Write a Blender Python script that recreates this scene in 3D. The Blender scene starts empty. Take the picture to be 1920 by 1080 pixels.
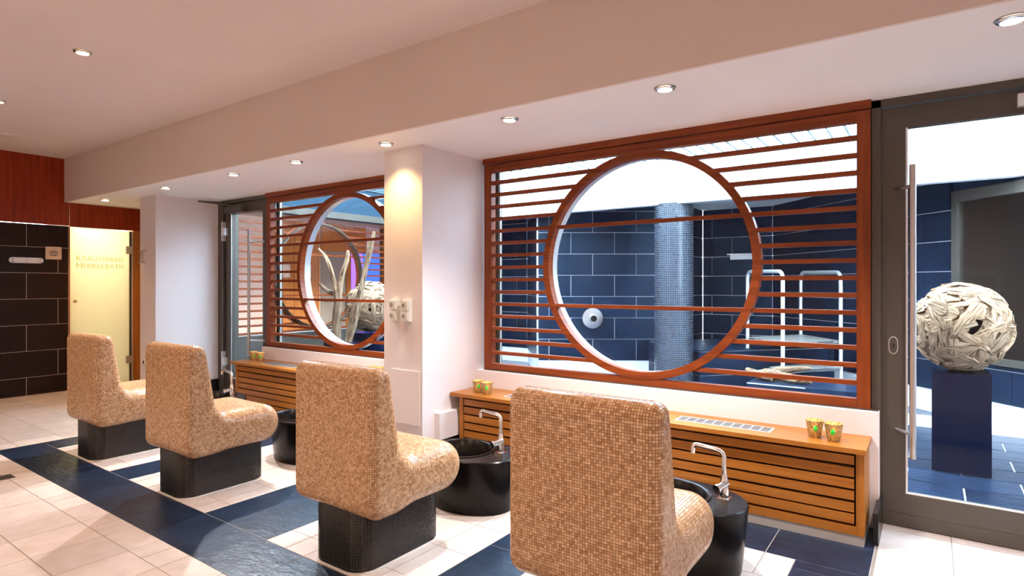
import bpy, bmesh, math, random
import numpy as np
from mathutils import Vector, Matrix
random.seed(7)
rng = np.random.default_rng(11)
PI = math.pi
sc = bpy.context.scene
COL = sc.collection

# ------------------------------------------------------------------ camera
CAM_H = 1.36
FPX = 1105.55
YAW = math.radians(35.377)
cd = bpy.data.cameras.new('camera')
cd.sensor_fit = 'HORIZONTAL'; cd.sensor_width = 36.0
cd.lens = FPX / 1920.0 * 36.0
cd.shift_y = -7.0 / 1920.0
cd.clip_start = 0.02
cam = bpy.data.objects.new('camera', cd)
COL.objects.link(cam)
cam.location = (0, 0, CAM_H)
cam.rotation_euler = (PI / 2, 0, YAW)
sc.camera = cam

# ------------------------------------------------------------------ world, exposure
world = bpy.data.worlds.new('world'); sc.world = world
world.use_nodes = True
bg = world.node_tree.nodes['Background']
bg.inputs[0].default_value = (0.62, 0.82, 1.0, 1)
bg.inputs[1].default_value = 16.0
vs = sc.view_settings
vs.view_transform = 'Standard'; vs.look = 'None'; vs.gamma = 1.0; vs.use_curve_mapping = False
vs.exposure = 0.57
LOW_W = 92.0      # downlights of the low ceiling
HIGH_W = 50.0     # downlights of the high ceiling

# ------------------------------------------------------------------ dimensions
H = 2.405          # low ceiling
HU = 2.955         # high ceiling
BEAM_Y = 2.822
XE = -9.0          # end wall
XR = 1.7           # right wall
YB = -1.6          # wall behind the camera
YW = 3.90          # window front plane
ROOF = 2.87
FAS_Y = 6.90

# ------------------------------------------------------------------ materials
def nt_new(name):
    m = bpy.data.materials.new(name); m.use_nodes = True
    nt = m.node_tree
    b = nt.nodes['Principled BSDF']
    return m, nt, b

def L(nt, a, b): nt.links.new(a, b)

def pos_noise(nt, scale, detail=4.0, nscale=1.0, rough=0.55):
    g = nt.nodes.new('ShaderNodeNewGeometry')
    mp = nt.nodes.new('ShaderNodeMapping'); mp.inputs['Scale'].default_value = scale
    L(nt, g.outputs['Position'], mp.inputs['Vector'])
    n = nt.nodes.new('ShaderNodeTexNoise'); n.inputs['Scale'].default_value = nscale
    n.inputs['Detail'].default_value = detail; n.inputs['Roughness'].default_value = rough
    L(nt, mp.outputs['Vector'], n.inputs['Vector'])
    return n

def ramp(nt, fac, stops):
    r = nt.nodes.new('ShaderNodeValToRGB')
    e = r.color_ramp.elements
    while len(e) < len(stops): e.new(0.5)
    for el, (p, c) in zip(e, stops):
        el.position = p; el.color = (*c, 1)
    L(nt, fac, r.inputs['Fac'])
    return r

def bump(nt, b, height, strength, dist=0.01):
    bp = nt.nodes.new('ShaderNodeBump')
    bp.inputs['Strength'].default_value = strength; bp.inputs['Distance'].default_value = dist
    L(nt, height, bp.inputs['Height']); L(nt, bp.outputs['Normal'], b.inputs['Normal'])

def plain(name, col, rough=0.5, metal=0.0, coat=0.0, spec=None):
    m, nt, b = nt_new(name)
    b.inputs['Base Color'].default_value = (*col, 1)
    b.inputs['Roughness'].default_value = rough
    b.inputs['Metallic'].default_value = metal
    if coat: b.inputs['Coat Weight'].default_value = coat; b.inputs['Coat Roughness'].default_value = 0.08
    if spec is not None: b.inputs['Specular IOR Level'].default_value = spec
    return m

def plaster(name, col, bstr=0.15, sc_=60):
    m, nt, b = nt_new(name)
    n = pos_noise(nt, (1, 1, 1), 5, sc_)
    n2 = pos_noise(nt, (1, 1, 1), 3, 1.3)
    r = ramp(nt, n2.outputs['Fac'], [(0.3, tuple(c * 0.96 for c in col)), (0.7, col)])
    L(nt, r.outputs['Color'], b.inputs['Base Color'])
    b.inputs['Roughness'].default_value = 0.85
    b.inputs['Specular IOR Level'].default_value = 0.2
    bump(nt, b, n.outputs['Fac'], bstr, 0.006)
    return m

def wood(name, dark, light, axis='h', rough=0.38, coat=0.05):
    m, nt, b = nt_new(name)
    s = (1.6, 1.6, 34) if axis == 'h' else (30, 30, 1.5)
    n = pos_noise(nt, s, 6, 1.0, 0.6)
    s2 = (4, 4, 120) if axis == 'h' else (110, 110, 4)
    n2 = pos_noise(nt, s2, 3, 1.0)
    mx = nt.nodes.new('ShaderNodeMath'); mx.operation = 'MULTIPLY_ADD'
    mx.inputs[1].default_value = 0.25
    L(nt, n2.outputs['Fac'], mx.inputs[0])
    sb = nt.nodes.new('ShaderNodeMath'); sb.operation = 'MULTIPLY'; sb.inputs[1].default_value = 0.8
    L(nt, n.outputs['Fac'], sb.inputs[0]); L(nt, sb.outputs[0], mx.inputs[2])
    r = ramp(nt, mx.outputs[0], [(0.32, dark), (0.72, light)])
    L(nt, r.outputs['Color'], b.inputs['Base Color'])
    b.inputs['Roughness'].default_value = rough
    b.inputs['Coat Weight'].default_value = coat; b.inputs['Coat Roughness'].default_value = 0.2
    b.inputs['Specular IOR Level'].default_value = 0.3
    bump(nt, b, n2.outputs['Fac'], 0.06, 0.003)
    return m

def stone(name, c0, c1, rough, nscale, bstr, bscale, obj_var=0.12, spec=0.5, bdist=0.006, tint=None):
    m, nt, b = nt_new(name)
    n = pos_noise(nt, (1, 1, 1), 6, nscale, 0.6)
    r = ramp(nt, n.outputs['Fac'], [(0.3, c0), (0.7, c1)])
    oi = nt.nodes.new('ShaderNodeObjectInfo')
    mr = nt.nodes.new('ShaderNodeMapRange')
    mr.inputs['To Min'].default_value = 1 - obj_var; mr.inputs['To Max'].default_value = 1 + obj_var
    L(nt, oi.outputs['Random'], mr.inputs['Value'])
    mix = nt.nodes.new('ShaderNodeVectorMath'); mix.operation = 'SCALE'
    L(nt, r.outputs['Color'], mix.inputs[0]); L(nt, mr.outputs['Result'], mix.inputs['Scale'])
    L(nt, mix.outputs['Vector'], b.inputs['Base Color'])
    b.inputs['Roughness'].default_value = rough
    b.inputs['Specular IOR Level'].default_value = spec
    if tint: b.inputs['Specular Tint'].default_value = (*tint, 1)
    n2 = pos_noise(nt, bscale, 6, 1.0, 0.65)
    bump(nt, b, n2.outputs['Fac'], bstr, bdist)
    return m

def tint_tile(name, c0, c1, rough):
    m, nt, b = nt_new(name)
    a = nt.nodes.new('ShaderNodeAttribute'); a.attribute_name = 'tint'
    r = ramp(nt, a.outputs['Fac'], [(0.0, c0), (1.0, c1)])
    L(nt, r.outputs['Color'], b.inputs['Base Color'])
    b.inputs['Roughness'].default_value = rough
    return m

def glass(name, tint=(1, 1, 1), ior=1.42, rough=0.0):
    m = bpy.data.materials.new(name); m.use_nodes = True
    nt = m.node_tree; nt.nodes.clear()
    out = nt.nodes.new('ShaderNodeOutputMaterial')
    tr = nt.nodes.new('ShaderNodeBsdfTransparent'); tr.inputs['Color'].default_value = (*tint, 1)
    gl = nt.nodes.new('ShaderNodeBsdfGlossy'); gl.inputs['Roughness'].default_value = rough
    g = nt.nodes.new('ShaderNodeNewGeometry')
    dt = nt.nodes.new('ShaderNodeVectorMath'); dt.operation = 'DOT_PRODUCT'
    L(nt, g.outputs['Normal'], dt.inputs[0]); L(nt, g.outputs['Incoming'], dt.inputs[1])
    ab = nt.nodes.new('ShaderNodeMath'); ab.operation = 'ABSOLUTE'; L(nt, dt.outputs['Value'], ab.inputs[0])
    om = nt.nodes.new('ShaderNodeMath'); om.operation = 'SUBTRACT'; om.inputs[0].default_value = 1.0; L(nt, ab.outputs[0], om.inputs[1])
    pw = nt.nodes.new('ShaderNodeMath'); pw.operation = 'POWER'; pw.inputs[1].default_value = 5.0; L(nt, om.outputs[0], pw.inputs[0])
    f0 = ((ior - 1) / (ior + 1)) ** 2
    fr = nt.nodes.new('ShaderNodeMath'); fr.operation = 'MULTIPLY_ADD'; fr.inputs[1].default_value = 1 - f0; fr.inputs[2].default_value = f0
    L(nt, pw.outputs[0], fr.inputs[0])
    mx = nt.nodes.new('ShaderNodeMixShader')
    L(nt, fr.outputs[0], mx.inputs[0]); L(nt, tr.outputs[0], mx.inputs[1]); L(nt, gl.outputs[0], mx.inputs[2])
    L(nt, mx.outputs[0], out.inputs['Surface'])
    return m

def emit(name, col, strength):
    m, nt, b = nt_new(name)
    b.inputs['Base Color'].default_value = (*col, 1)
    b.inputs['Emission Color'].default_value = (*col, 1)
    b.inputs['Emission Strength'].default_value = strength
    return m

def translucent(name, col, amount=0.75, rough=0.4):
    m = bpy.data.materials.new(name); m.use_nodes = True
    nt = m.node_tree; nt.nodes.clear()
    out = nt.nodes.new('ShaderNodeOutputMaterial')
    t = nt.nodes.new('ShaderNodeBsdfTranslucent'); t.inputs['Color'].default_value = (*col, 1)
    d = nt.nodes.new('ShaderNodeBsdfPrincipled'); d.inputs['Base Color'].default_value = (*col, 1)
    d.inputs['Roughness'].default_value = rough
    mx = nt.nodes.new('ShaderNodeMixShader'); mx.inputs[0].default_value = amount
    L(nt, d.outputs[0], mx.inputs[1]); L(nt, t.outputs[0], mx.inputs[2])
    L(nt, mx.outputs[0], out.inputs['Surface'])
    return m

def driftwood_mat(name):
    m, nt, b = nt_new(name)
    tc = nt.nodes.new('ShaderNodeTexCoord')
    oi = nt.nodes.new('ShaderNodeObjectInfo')
    mp = nt.nodes.new('ShaderNodeMapping'); mp.inputs['Scale'].default_value = (7, 75, 1)
    L(nt, tc.outputs['UV'], mp.inputs['Vector'])
    cb = nt.nodes.new('ShaderNodeCombineXYZ')
    m7 = nt.nodes.new('ShaderNodeMath'); m7.operation = 'MULTIPLY'; m7.inputs[1].default_value = 57.0
    L(nt, oi.outputs['Random'], m7.inputs[0]); L(nt, m7.outputs[0], cb.inputs['X']); L(nt, m7.outputs[0], cb.inputs['Z'])
    ad = nt.nodes.new('ShaderNodeVectorMath'); ad.operation = 'ADD'
    L(nt, mp.outputs['Vector'], ad.inputs[0]); L(nt, cb.outputs['Vector'], ad.inputs[1])
    n = nt.nodes.new('ShaderNodeTexNoise'); n.inputs['Scale'].default_value = 1.0; n.inputs['Detail'].default_value = 7; n.inputs['Roughness'].default_value = 0.6
    n.inputs['Distortion'].default_value = 0.6
    L(nt, ad.outputs['Vector'], n.inputs['Vector'])
    r = ramp(nt, n.outputs['Fac'], [(0.34, (0.035, 0.017, 0.009)), (0.43, (0.26, 0.15, 0.085)), (0.55, (0.46, 0.30, 0.18)), (0.70, (0.66, 0.48, 0.33))])
    mr = nt.nodes.new('ShaderNodeMapRange'); mr.inputs['To Min'].default_value = 0.55; mr.inputs['To Max'].default_value = 1.10
    L(nt, oi.outputs['Random'], mr.inputs['Value'])
    v = nt.nodes.new('ShaderNodeVectorMath'); v.operation = 'SCALE'
    L(nt, r.outputs['Color'], v.inputs[0]); L(nt, mr.outputs['Result'], v.inputs['Scale'])
    L(nt, v.outputs['Vector'], b.inputs['Base Color'])
    b.inputs['Roughness'].default_value = 0.85; b.inputs['Specular IOR Level'].default_value = 0.2
    bump(nt, b, n.outputs['Fac'], 0.8, 0.012)
    return m

def gold_mosaic(name):
    m, nt, b = nt_new(name)
    tc = nt.nodes.new('ShaderNodeTexCoord')
    v = nt.nodes.new('ShaderNodeTexVoronoi'); v.inputs['Scale'].default_value = 240
    L(nt, tc.outputs['Object'], v.inputs['Vector'])
    r = ramp(nt, v.outputs['Distance'], [(0.0, (0.95, 0.86, 0.58)), (0.50, (0.74, 0.56, 0.25)), (0.70, (0.16, 0.10, 0.04))])
    L(nt, r.outputs['Color'], b.inputs['Base Color'])
    b.inputs['Roughness'].default_value = 0.2
    b.inputs['Metallic'].default_value = 0.35
    b.inputs['Transmission Weight'].default_value = 0.35
    bump(nt, b, v.outputs['Distance'], 0.5, 0.003)
    return m

M = {}
M['wall'] = plaster('wall_plaster', (0.82, 0.74, 0.735), 0.12, 70)
M['pillar'] = plaster('pillar_plaster', (0.82, 0.74, 0.735), 0.16, 55)
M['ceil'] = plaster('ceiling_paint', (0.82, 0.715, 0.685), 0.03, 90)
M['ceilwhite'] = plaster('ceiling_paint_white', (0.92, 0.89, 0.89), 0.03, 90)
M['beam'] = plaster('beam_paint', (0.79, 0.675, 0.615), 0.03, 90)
M['white'] = plaster('white_render', (0.88, 0.90, 0.92), 0.05, 30)
M['wframe_h'] = wood('window_wood_horizontal', (0.13, 0.020, 0.003), (0.30, 0.062, 0.010), 'h')
M['wframe_v'] = wood('window_wood_vertical', (0.13, 0.020, 0.003), (0.30, 0.062, 0.010), 'v')
M['cab_h'] = wood('cabinet_wood_horizontal', (0.30, 0.095, 0.010), (0.48, 0.18, 0.030), 'h')
M['cab_v'] = wood('cabinet_wood_vertical', (0.30, 0.095, 0.010), (0.48, 0.18, 0.030), 'v')
M['panel_v'] = wood('panel_wood', (0.17, 0.012, 0.001), (0.36, 0.042, 0.005), 'v')
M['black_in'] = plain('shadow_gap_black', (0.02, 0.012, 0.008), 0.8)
M['frame'] = plain('anthracite_metal', (0.095, 0.080, 0.064), 0.42, 0.4)
M['steel'] = plain('brushed_steel', (0.62, 0.61, 0.60), 0.28, 1.0)
M['chrome'] = plain('chrome', (0.85, 0.85, 0.86), 0.06, 1.0)
M['bluewall'] = plaster('blue_grey_panel', (0.020, 0.048, 0.075), 0.03, 20)
M['roofbar'] = plain('roof_bar_grey', (0.10, 0.14, 0.15), 0.6)
M['alu'] = plain('pale_aluminium', (0.80, 0.80, 0.80), 0.35, 0.6)
M['basin'] = plain('black_enamel', (0.004, 0.003, 0.003), 0.25, 0.0, 0.0, 0.2)
M['tilebeige'] = tint_tile('mosaic_beige', (0.37, 0.185, 0.080), (0.76, 0.505, 0.310), 0.22)
M['groutbeige'] = plain('grout_brown', (0.16, 0.10, 0.07), 0.85)
M['tileblack'] = tint_tile('mosaic_black', (0.006, 0.006, 0.007), (0.014, 0.013, 0.014), 0.3)
M['groutgrey'] = plain('grout_grey', (0.30, 0.27, 0.25), 0.85)
M['tileblue'] = tint_tile('mosaic_dark_blue', (0.006, 0.008, 0.016), (0.022, 0.028, 0.046), 0.2)
M['groutwhite'] = plain('grout_pale', (0.36, 0.40, 0.46), 0.85)
M['lime'] = stone('limestone_tile', (0.53, 0.435, 0.385), (0.65, 0.555, 0.51), 0.40, 7, 0.05, (40, 40, 40), 0.05)
M['slate'] = stone('slate_tile', (0.005, 0.010, 0.025), (0.011, 0.022, 0.049), 0.30, 6, 0.5, (9, 14, 9), 0.25, 0.5, 0.012, (0.5, 0.75, 1.0))  # blue sheen of reflected sky is mixed into base colour and specular tint
M['slatewall'] = stone('slate_wall_tile', (0.005, 0.010, 0.024), (0.011, 0.021, 0.045), 0.36, 6, 0.18, (20, 20, 20), 0.22, 0.3, 0.006, (0.5, 0.75, 1.0))
M['brownwall'] = stone('dark_brown_wall_tile', (0.012, 0.004, 0.002), (0.020, 0.008, 0.004), 0.40, 6, 0.08, (20, 20, 20), 0.2, 0.22)
M['palegrout'] = plain('pale_floor_grout', (0.48, 0.44, 0.41), 0.9)
M['floorgrout'] = plain('floor_grout', (0.24, 0.19, 0.16), 0.9)
M['wallgrout'] = plain('wall_grout', (0.78, 0.78, 0.80), 0.9)
M['wallgroutdark'] = plain('wall_grout_brown', (0.58, 0.44, 0.40), 0.9)
M['glass'] = glass('window_glass', ior=1.20)
M['acryl'] = glass('acrylic', (0.93, 0.94, 0.95), 1.5)
M['roofglass'] = glass('roof_glass', (0.97, 0.99, 1.0), 1.3)
M['frost'] = translucent('frosted_glass', (0.95, 0.92, 0.78), 0.8, 0.3)
M['frosttext'] = translucent('etched_lettering', (0.84, 0.80, 0.52), 0.80, 0.5)
M['greyfrost'] = translucent('grey_frosted_glass', (0.55, 0.60, 0.62), 0.4, 0.3)
M['socket'] = plain('white_plastic', (0.82, 0.80, 0.76), 0.3)
M['hole'] = plain('dark_hole', (0.05, 0.045, 0.04), 0.5)
M['plate'] = plain('brass_plate', (0.74, 0.56, 0.40), 0.35, 0.5)
M['plinth'] = plain('plinth_grey', (0.40, 0.36, 0.33), 0.6)
M['plinthblue'] = plain('pedestal_lacquer', (0.004, 0.006, 0.018), 0.2, 0.0, 0.0, 0.25)
M['drift'] = driftwood_mat('driftwood')
M['driftcore'] = plain('driftwood_core', (0.008, 0.005, 0.004), 0.95, 0, 0, 0.05)
M['lens'] = emit('lamp_lens', (1.0, 0.93, 0.80), 9.0)
M['lenswarm'] = emit('lamp_lens_warm', (1.0, 0.80, 0.50), 7.0)
M['flame'] = emit('candle_flame', (1.0, 0.70, 0.28), 14.0)
M['wax'] = plain('candle_wax', (0.85, 0.75, 0.55), 0.5)
M['gold'] = gold_mosaic('votive_gold_mosaic')
M['gem'] = plain('green_glass_gem', (0.03, 0.62, 0.05), 0.1, 0.0, 0.6)
M['silicone'] = plain('pale_sealant', (0.72, 0.68, 0.64), 0.6)
M['bluelight'] = emit('blue_light_panel', (0.05, 0.14, 1.0), 1.1)
M['violetlight'] = emit('violet_light_panel', (0.36, 0.17, 1.0), 0.9)
M['roomwood'] = wood('room_wood', (0.40, 0.17, 0.05), (0.62, 0.30, 0.10), 'v')
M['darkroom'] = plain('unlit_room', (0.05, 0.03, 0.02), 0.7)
M['paper'] = plain('white_paper', (0.85, 0.83, 0.78), 0.6)

# ------------------------------------------------------------------ mesh helpers
def mesh_from(name, verts, faces, smooth=False, sharp=None, uv=None):
    me = bpy.data.meshes.new(name)
    me.from_pydata([tuple(v) for v in verts], [], [tuple(f) for f in faces])
    me.update()
    if uv is not None:
        lay = me.uv_layers.new(name='grain')
        li = np.empty(len(me.loops), np.int32); me.loops.foreach_get('vertex_index', li)
        lay.data.foreach_set('uv', np.asarray(uv, np.float32)[li].ravel())
    if smooth:
        me.polygons.foreach_set('use_smooth', [True] * len(me.polygons))
        if sharp is not None: me.set_sharp_from_angle(angle=math.radians(sharp))
    return me

class MB:
    def __init__(s): s.v = []; s.f = []
    def add(s, v, f):
        n = len(s.v); s.v += [tuple(p) for p in v]; s.f += [tuple(i + n for i in q) for q in f]; return s
    def box(s, x0, x1, y0, y1, z0, z1):
        v = [(x0, y0, z0), (x1, y0, z0), (x1, y1, z0), (x0, y1, z0), (x0, y0, z1), (x1, y0, z1), (x1, y1, z1), (x0, y1, z1)]
        return s.add(v, [(0, 3, 2, 1), (4, 5, 6, 7), (0, 1, 5, 4), (1, 2, 6, 5), (2, 3, 7, 6), (3, 0, 4, 7)])
    def prism(s, pts, z0, z1):
        n = len(pts)
        v = [(x, y, z0) for x, y in pts] + [(x, y, z1) for x, y in pts]
        f = [tuple(range(n))[::-1], tuple(range(n, 2 * n))] + [(i, (i + 1) % n, n + (i + 1) % n, n + i) for i in range(n)]
        return s.add(v, f)
    def lathe(s, prof, n=32, axis='z', c=(0, 0, 0), closed=False):
        base = len(s.v)
        for r, h in prof:
            for i in range(n):
                a = 2 * PI * i / n
                x, y = r * math.cos(a), r * math.sin(a)
                if axis == 'z': p = (c[0] + x, c[1] + y, c[2] + h)
                elif axis == 'y': p = (c[0] + x, c[1] + h, c[2] - y)
                else: p = (c[0] + h, c[1] + x, c[2] + y)
                s.v.append(p)
        m = len(prof)
        for j in range(m if closed else m - 1):
            k = (j + 1) % m
            for i in range(n):
                i2 = (i + 1) % n
                s.f.append((base + j * n + i, base + j * n + i2, base + k * n + i2, base + k * n + i))
        if not closed:
            if prof[0][0] > 1e-6: s.f.append(tuple(base + i for i in range(n))[::-1])
            if prof[-1][0] > 1e-6: s.f.append(tuple(base + (m - 1) * n + i for i in range(n)))
        return s
    def tube(s, path, rad, n=10, caps=True):
        path = [Vector(p) for p in path]
        if not hasattr(rad, '__len__'): rad = [rad] * len(path)
        base = len(s.v)
        prev = None
        for i, p in enumerate(path):
            d = (path[min(i + 1, len(path) - 1)] - path[max(i - 1, 0)]).normalized()
            if prev is None:
                u = d.cross(Vector((0, 0, 1)))
                if u.length < 0.1: u = d.cross(Vector((1, 0, 0)))
                u.normalize()
            else:
                u = prev - d * prev.dot(d); u.normalize()
            prev = u
            w = d.cross(u)
            for k in range(n):
                a = 2 * PI * k / n
                s.v.append(tuple(p + (u * math.cos(a) + w * math.sin(a)) * rad[i]))
        for i in range(len(path) - 1):
            for k in range(n):
                k2 = (k + 1) % n
                s.f.append((base + i * n + k, base + i * n + k2, base + (i + 1) * n + k2, base + (i + 1) * n + k))
        if caps:
            s.f.append(tuple(base + k for k in range(n))[::-1])
            s.f.append(tuple(base + (len(path) - 1) * n + k for k in range(n)))
        return s
    def mesh(s, name, smooth=False, sharp=35): return mesh_from(name, s.v, s.f, smooth, sharp, getattr(s, 'uv', None))

def link(name, me, mat=None, parent=None, loc=(0, 0, 0), rotz=0.0, scale=None, rot=None):
    o = bpy.data.objects.new(name, me)
    COL.objects.link(o)
    if mat is not None and me is not None and hasattr(me, 'materials') and len(me.materials) == 0:
        me.materials.append(mat)
    o.location = loc
    o.rotation_euler = rot if rot is not None else (0, 0, rotz)
    if scale is not None: o.scale = scale
    if parent is not None: o.parent = parent
    return o

def part(name, mb, mat, parent, smooth=False, sharp=35, **k):
    return link(name, mb.mesh(name, smooth, sharp), mat, parent, **k)

UNIT = {}
def unit_box(mat):
    if mat.name not in UNIT:
        me = MB().box(-.5, .5, -.5, .5, -.5, .5).mesh('piece_' + mat.name)
        me.materials.append(mat); UNIT[mat.name] = me
    return UNIT[mat.name]

def piece(name, mat, parent, x0, x1, y0, y1, z0, z1):
    """box-shaped piece that shares one unit mesh per material"""
    o = bpy.data.objects.new(name, unit_box(mat)); COL.objects.link(o)
    o.location = ((x0 + x1) / 2, (y0 + y1) / 2, (z0 + z1) / 2)
    o.scale = (x1 - x0, y1 - y0, z1 - z0)
    o.parent = parent
    return o

def empty(name, loc=(0, 0, 0), rotz=0.0):
    o = bpy.data.objects.new(name, None); COL.objects.link(o)
    o.location = loc; o.rotation_euler = (0, 0, rotz); o.empty_display_size = 0.05
    return o

def tag(o, label=None, cat=None, group=None, kind=None):
    if label: o['label'] = label
    if cat: o['category'] = cat
    if group: o['group'] = group
    if kind: o['kind'] = kind
    return o

CH = {}
def kids(o): return [c for c in bpy.data.objects if c.parent == o]
def copy_tree(o, parent=None, loc=None, rotz=None):
    c = o.copy(); COL.objects.link(c); c.parent = parent
    if loc is not None: c.location = loc
    if rotz is not None: c.rotation_euler = (0, 0, rotz)
    for ch in kids(o): copy_tree(ch, c)
    return c

def struct(name, mb, mat, label=None, smooth=False):
    o = link(name, mb.mesh(name, smooth), mat)
    return tag(o, label, None, None, 'structure')

def smoothpath(pts, n=6):
    """Catmull-Rom through points"""
    P = [Vector(p) for p in pts]; out = []
    for i in range(len(P) - 1):
        p0 = P[max(i - 1, 0)]; p1 = P[i]; p2 = P[i + 1]; p3 = P[min(i + 2, len(P) - 1)]
        for k in range(n):
            t = k / n
            out.append(0.5 * ((2 * p1) + (p2 - p0) * t + (2 * p0 - 5 * p1 + 4 * p2 - p3) * t * t + (3 * p1 - p0 - 3 * p2 + p3) * t ** 3))
    out.append(P[-1]); return out

def bendpath(pts, r, n=6):
    """polyline with rounded corners of radius r"""
    P = [Vector(p) for p in pts]; out = [P[0]]
    for i in range(1, len(P) - 1):
        a = (P[i - 1] - P[i]); b = (P[i + 1] - P[i])
        rr = min(r, a.length * .49, b.length * .49)
        A = P[i] + a.normalized() * rr; B = P[i] + b.normalized() * rr
        for k in range(n + 1):
            t = k / n
            out.append(A * (1 - t) ** 2 + P[i] * 2 * t * (1 - t) + B * t * t)
    out.append(P[-1]); return out

# camera projection of a world point, used only to rank which tiles show largest
def px_area(x0, x1, y0, y1, z):
    us = []; vs_ = []
    cx, sx = math.cos(YAW), math.sin(YAW)
    for x in (x0, x1):
        for y in (y0, y1):
            r = cx * x + sx * y; w = -sx * x + cx * y
            if w < 0.2: return 0.0
            us.append(960 + FPX * r / w); vs_.append(533 - FPX * (z - CAM_H) / w)
    if max(us) < 0 or min(us) > 1920 or max(vs_) < 0 or min(vs_) > 1080: return 0.0
    return (max(us) - min(us)) * (max(vs_) - min(vs_))

# ------------------------------------------------------------------ floor
floor = struct('floor', MB().box(XE - 0.1, XR + 0.1, YB - 0.1, 3.99, -0.12, -0.004), M['floorgrout'])
dark = []
def d_rows(x0, x1):
    for a, b in ((1.800, 2.447), (2.447, 3.09), (3.09, 3.187)): dark.append((x0, x1, a, b))
xs = [-6.22, -5.74]
while xs[-1] < XR: xs.append(xs[-1] + 0.6365)
xs[-1] = XR
for a, b in zip(xs[:-1], xs[1:]): dark.append((a, b, 1.475, 1.800))
d_rows(-6.22, -5.905); d_rows(-4.87, -4.555); d_rows(-3.52, -3.20); d_rows(-3.20, -2.88); d_rows(-1.875, -1.56); d_rows(-0.545, -0.235)
bx = [-0.235, -0.685]
while bx[-1] > -6.22: bx.append(bx[-1] - 0.6365)
bx[-1] = -6.22
for a, b in zip(bx[1:], bx[:-1]):
    dark.append((a, b, 3.187, 3.511)); dark.append((a, b, 3.511, 3.86))
gx = []; x = -3.96
while x > XE: x -= 0.3115
gx = [XE]; x += 0.3115
while x < XR: gx.append(x); x += 0.3115
gx.append(XR)
gy = [YB]; y = 1.32 - 0.32 * 9
while y < 3.98:
    if y > YB + .05: gy.append(y)
    y += 0.32
gy.append(3.98)
def subtract(rects, d):
    out = []
    for (a, b, c, e) in rects:
        x0, x1, y0, y1 = d
        if x1 <= a or x0 >= b or y1 <= c or y0 >= e: out.append((a, b, c, e)); continue
        if x0 > a: out.append((a, x0, c, e))
        if x1 < b: out.append((x1, b, c, e))
        m0, m1 = max(a, x0), min(b, x1)
        if y0 > c: out.append((m0, m1, c, y0))
        if y1 < e: out.append((m0, m1, y1, e))
    return out
DRAIN = (-5.385, -5.255, 0.70, 1.365)
light = []
for a, b in zip(gx[:-1], gx[1:]):
    for c, e in zip(gy[:-1], gy[1:]):
        rs = [(a, b, c, e)]
        for d in dark: rs = subtract(rs, d)
        rs = subtract(rs, DRAIN)
        light += [r for r in rs if r[1] - r[0] > 0.02 and r[3] - r[2] > 0.02]
def lay_tiles(parent, rects, name, mat, z0, z1, gap, limit=300, restname=None):
    order = sorted(rects, key=lambda r: -px_area(*r, z1))
    rest = MB()
    for i, (a, b, c, e) in enumerate(order):
        g = gap / 2
        if i < limit and px_area(a, b, c, e, z1) > 60:
            piece(name, mat, parent, a + g, b - g, c + g, e - g, z0, z1)
        else:
            rest.box(a + g, b - g, c + g, e - g, z0, z1)
    if rest.f:
        o = part(restname or name + 's', rest, mat, parent); o['kind'] = 'stuff'
lay_tiles(floor, light, 'limestone_tile', M['lime'], -0.02, 0.0, 0.004, 295, 'limestone_tiles')
gb = MB()
for (a, b, c, e) in dark: gb.box(a, b, c, e, -.03, -.0012)
part('pale_grout', gb, M['palegrout'], floor)
lay_tiles(floor, dark, 'slate_tile', M['slate'], -0.02, 0.0, 0.0035, 295, 'slate_tiles')

# slot drain
dr = empty('floor_drain', ((DRAIN[0] + DRAIN[1]) / 2, 1.03, 0))
tag(dr, 'narrow dark metal drain grate set in the beige floor tiles', 'drain')
mb = MB(); w = 0.06; l = 0.33
mb.box(-w, -w + .006, -l, l, -.02, .001).box(w - .006, w, -l, l, -.02, .001).box(-w, w, -l, -l + .006, -.02, .001).box(-w, w, l - .006, l, -.02, .001)
part('frame', mb, M['steel'], dr)
part('trough', MB().box(-w + .004, w - .004, -l + .004, l - .004, -.03, -.012), M['hole'], dr)
mb = MB()
for i in range(9): mb.box(-w + .012 + i * .0115, -w + .018 + i * .0115, -l + .006, l - .006, -.012, -.002)
part('grate', mb, M['frame'], dr)

# ------------------------------------------------------------------ ceilings, walls
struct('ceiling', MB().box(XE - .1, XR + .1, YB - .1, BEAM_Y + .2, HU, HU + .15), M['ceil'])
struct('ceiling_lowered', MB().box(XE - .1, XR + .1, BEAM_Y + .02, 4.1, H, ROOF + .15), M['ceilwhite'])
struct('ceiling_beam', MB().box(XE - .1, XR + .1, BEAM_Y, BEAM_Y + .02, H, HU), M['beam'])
struct('wall_back', MB().box(XE - .1, XR + .1, YB - .15, YB, -0.1, HU), M['wall'])
struct('wall_right', MB().box(XR, XR + .15, YB - .15, 4.1, -0.1, HU), M['wall'])
struct('wall_door_side', MB().box(1.02, XR, 3.93, 4.1, -.1, H), M['wall'])
# low walls under the round windows
struct('wall_window', MB().box(-3.09, -0.235, 3.846, 4.08, -.1, 0.645), M['wall'])
struct('wall_window_far', MB().box(-6.24, -3.5, 3.846, 4.08, -.1, 0.645), M['wall'])
# pillars
p1 = struct('pillar_centre', MB().box(-3.505, -3.092, 3.2, 4.1, -.1, H), M['pillar'])
p2 = struct('pillar_far', MB().box(-7.77, -7.37, 3.2, 4.1, -.1, H), M['wall'])
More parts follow.
